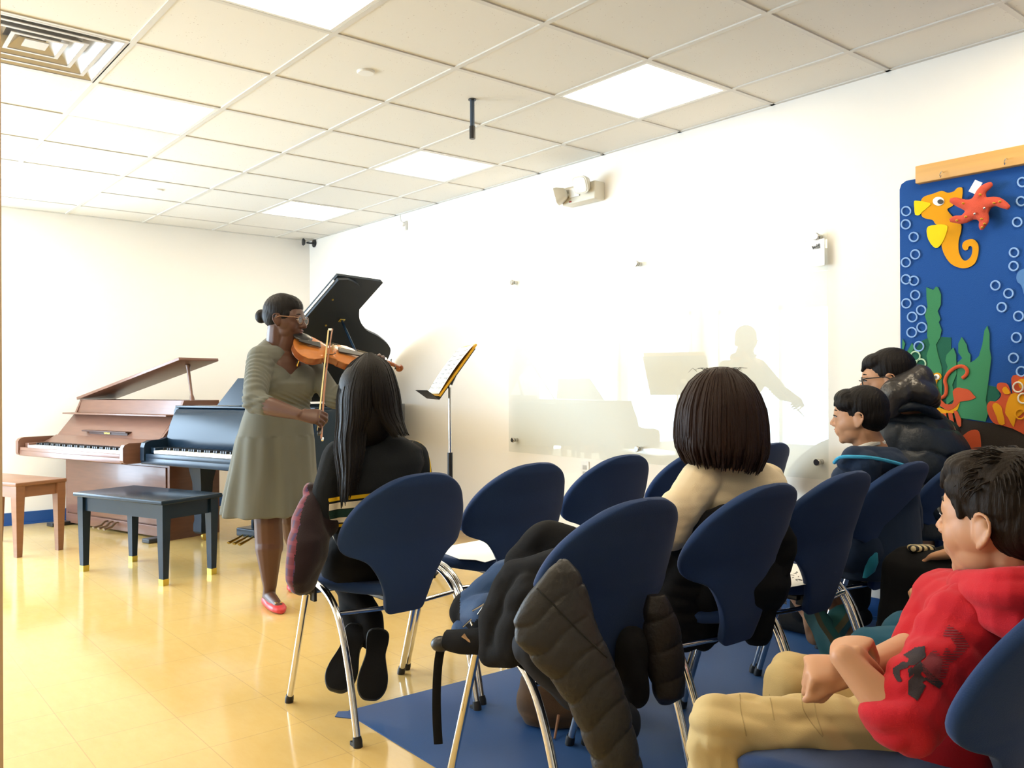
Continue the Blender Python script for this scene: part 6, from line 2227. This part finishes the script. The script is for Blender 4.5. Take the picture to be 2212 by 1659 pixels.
# bubbles
for (x, y) in ((250, 682), (247, 806), (322, 925), (336, 1090), (248, 1165), (249, 1325), (324, 1338), (336, 1473), (252, 1552), (392, 1615), (1345, 408), (1335, 588), (1298, 785), (1268, 1072), (1264, 1200), (1092, 1382), (1216, 1458), (1152, 1588)):
    if y < 1620:
        ring(x, y, 42, m_lblue)
for (x, y, c_) in ((292, 352, 0), (378, 445, 0), (288, 490, 0), (352, 615, 0), (320, 702, 1), (370, 770, 1), (1245, 345, 0), (1226, 536, 0), (1200, 720, 0), (1270, 840, 0)):
    ring(x, y, 42, m_ltgrn if c_ else m_lblue, Z=Z2)
# jellyfish at the edge
jf = flat('jellyfish', curve2(wy(Z1([(1290, 1300), (1310, 1250), (1362, 1225), (1400, 1240), (1440, 1300), (1450, 1400), (1400, 1420), (1390, 1500), (1360, 1460), (1335, 1380), (1300, 1350)]), .018), 3), m_mblue, .0152)
# crab
CR = flat('crab', curve2(wy(Z2([(490, 1060), (540, 1080), (590, 1130), (650, 1130), (665, 1085), (655, 1020), (690, 985), (740, 990), (800, 1005), (840, 1050), (860, 1075), (800, 1100), (720, 1110), (690, 1150), (620, 1190), (560, 1160), (520, 1130)]), .021), 2), m_redf, .0184)
flat('belly', wy(Z2([(490, 1160), (540, 1165), (600, 1185), (680, 1150), (720, 1115), (700, 1180), (650, 1220), (600, 1210), (580, 1240), (540, 1220), (500, 1180)]), .020), m_org, .0170, root=CR)
arm = [pxw(u, v, -.023) for u, v in Z2([(545, 1080), (590, 1050), (598, 980), (585, 920), (620, 850), (690, 800), (750, 795), (785, 830), (775, 870), (740, 900)])]
M().tube(arm, .0075, 8, smooth=3, flat=(A(1, 0, 0), .5)).build('claw_arm', m_redf, CR)
for pl in ([(552, 1215), (595, 1215), (600, 1260), (592, 1302), (570, 1270)], [(612, 1210), (650, 1210), (672, 1330), (660, 1382), (640, 1340)], [(662, 1190), (695, 1195), (730, 1270), (730, 1330), (705, 1342), (690, 1290)]):
    flat('crab_leg', wy(Z2(pl), .021), m_redf, .0184, root=CR)
M().tube([pxw(u, v, -.022) for u, v in Z2([(512, 915), (498, 960), (515, 1010), (510, 1060)])], .006, 8, smooth=3, flat=(A(1, 0, 0), .5)).build('eye_stalk', m_org, CR)
disc(460, 870, 28, 26, m_org, 'eye', Z2, .019, CR)
disc(516, 884, 38, 34, m_org, 'eye_patch', Z2, .019, CR)
disc(510, 888, 26, 24, m_wht2, 'eye', Z2, .022, CR)
disc(500, 890, 10, 14, m_black_pl, 'pupil', Z2, .0252, CR)
# coral
CO = flat('coral', curve2(wy(Z2([(960, 1150), (990, 1105), (1035, 1110), (1075, 1080), (1090, 1040), (1050, 990), (1060, 945), (1110, 940), (1150, 960), (1175, 1030), (1190, 1040), (1180, 900), (1220, 870), (1290, 880), (1380, 900), (1400, 1200), (1330, 1400), (1270, 1390), (1190, 1350), (1080, 1320), (1020, 1300), (975, 1230)]), .020), 2), m_redf, .0170)
for pl in ([(1010, 1150), (1040, 1120), (1085, 1150), (1100, 1200), (1120, 1310), (1070, 1310), (1050, 1250)], [(1140, 1120), (1180, 1040), (1240, 1040), (1294, 1060), (1294, 1200), (1220, 1260), (1200, 1340), (1150, 1250), (1125, 1210)], [(1098, 1000), (1130, 975), (1170, 1035), (1120, 1040)], [(1240, 920), (1294, 905), (1294, 960), (1260, 990)]):
    flat('coral_patch', curve2(wy(Z2(pl), .023), 2), m_org, .0202, root=CO)
for (x, y) in ((1240, 980), (1285, 1080), (1260, 1222)):
    ring(x, y, 44, m_org if y == 1222 else m_wht, Z=Z2, x0=.027)
RK = flat('rock', curve2(wy(Z2([(695, 1470), (720, 1440), (790, 1380), (850, 1360), (890, 1380), (905, 1450), (905, 1540), (850, 1600), (750, 1620), (720, 1540)]), .021), 2), m_redf, .0184)
# rail
m_pine = mat('yellow_pine', (0.62, 0.34, 0.09), .5, var=.2, vscale=5, stretch=(1, .15, 6))
y0 = pxw(1980, 385, -.03)[1]
zr0, zr1 = pxw(1980, 393, -.05)[2], pxw(1980, 372, -.05)[2]
rl = thing('banner_rail', 'yellow pine rail with hooks holding the top of the sea banner', 'rail', A(0, -6.9, zr0))
M().box((-.026, (y0 + yr - .05) / 2, (zr0 + zr1) / 2 + .012), (.036, y0 - yr + .05, .078), bev=.004).build('board', m_pine, rl)
for (u, v) in ((2038, 372), (2177, 344), (2330, 318)):
    p = pxw(u, v, -.046)
    M().tube([p, p + A(-.018, 0, 0), p + A(-.026, .004, -.014), p + A(-.016, .006, -.022), p + A(-.010, .004, -.016)], .0022, 6, smooth=2).build('hook', m_chrome2, rl)
# plush starfish pinned on top
sc0 = Z1([(925, 650)])[0]
pc = pxw(sc0[0], sc0[1], -.05)
SF = thing('plush_starfish', 'coral-red plush starfish toy pinned over the felt seahorse', 'plush toy', pc)
sf = M()
sf.ell(pc, (.022, .052, .050), None)
for tip, mid in (((1065, 425), (960, 500)), ((1225, 655), (1080, 590)), ((962, 858), (985, 760)), ((660, 772), (800, 755)), ((658, 580), (790, 615))):
    a_, b_ = Z1([mid])[0], Z1([tip])[0]
    pm_, pt_ = pxw(a_[0], a_[1], -.052), pxw(b_[0], b_[1], -.060)
    sf.tube([pc, pm_, pm_ * .35 + pt_ * .65 + UP * .004, pt_], [.036, .021, .016, .008], 14, smooth=3, flat=(A(1, 0, 0), .65))
organic('plush_body', sf, fabric('coral_plush', (0.60, 0.09, 0.05), scale=200, bump=.3), SF, voxel=.004, smooth=4)
m_dot = mat('yellow_dots', (0.8, 0.5, 0.05), .6)
for (x, y) in ((950, 525), (790, 608), (1135, 592), (1080, 605), (815, 735), (730, 770), (962, 755), (990, 800), (968, 835)):
    q = Z1([(x, y)])[0]
    p = pxw(q[0], q[1], -.070)
    M().ell(p, (.012, .0042, .0042), None, 10, 8).build('spot', m_dot, SF)
for (x, y) in ((988, 653), (897, 706)):
    q = Z1([(x, y)])[0]
    M().ell(pxw(q[0], q[1], -.075), (.006, .0058, .0058), None, 12, 8).build('eye', m_chrome2, SF)
q = Z1([(905, 455)])[0]
p = pxw(q[0], q[1], -.045)
M().box(p, (.004, .034, .052), [A(1, 0, 0), A(0, .8, .5), A(0, -.5, .8)]).build('pocket_tag', m_wht2, SF, smooth=False)
# framed tile at the far left : none
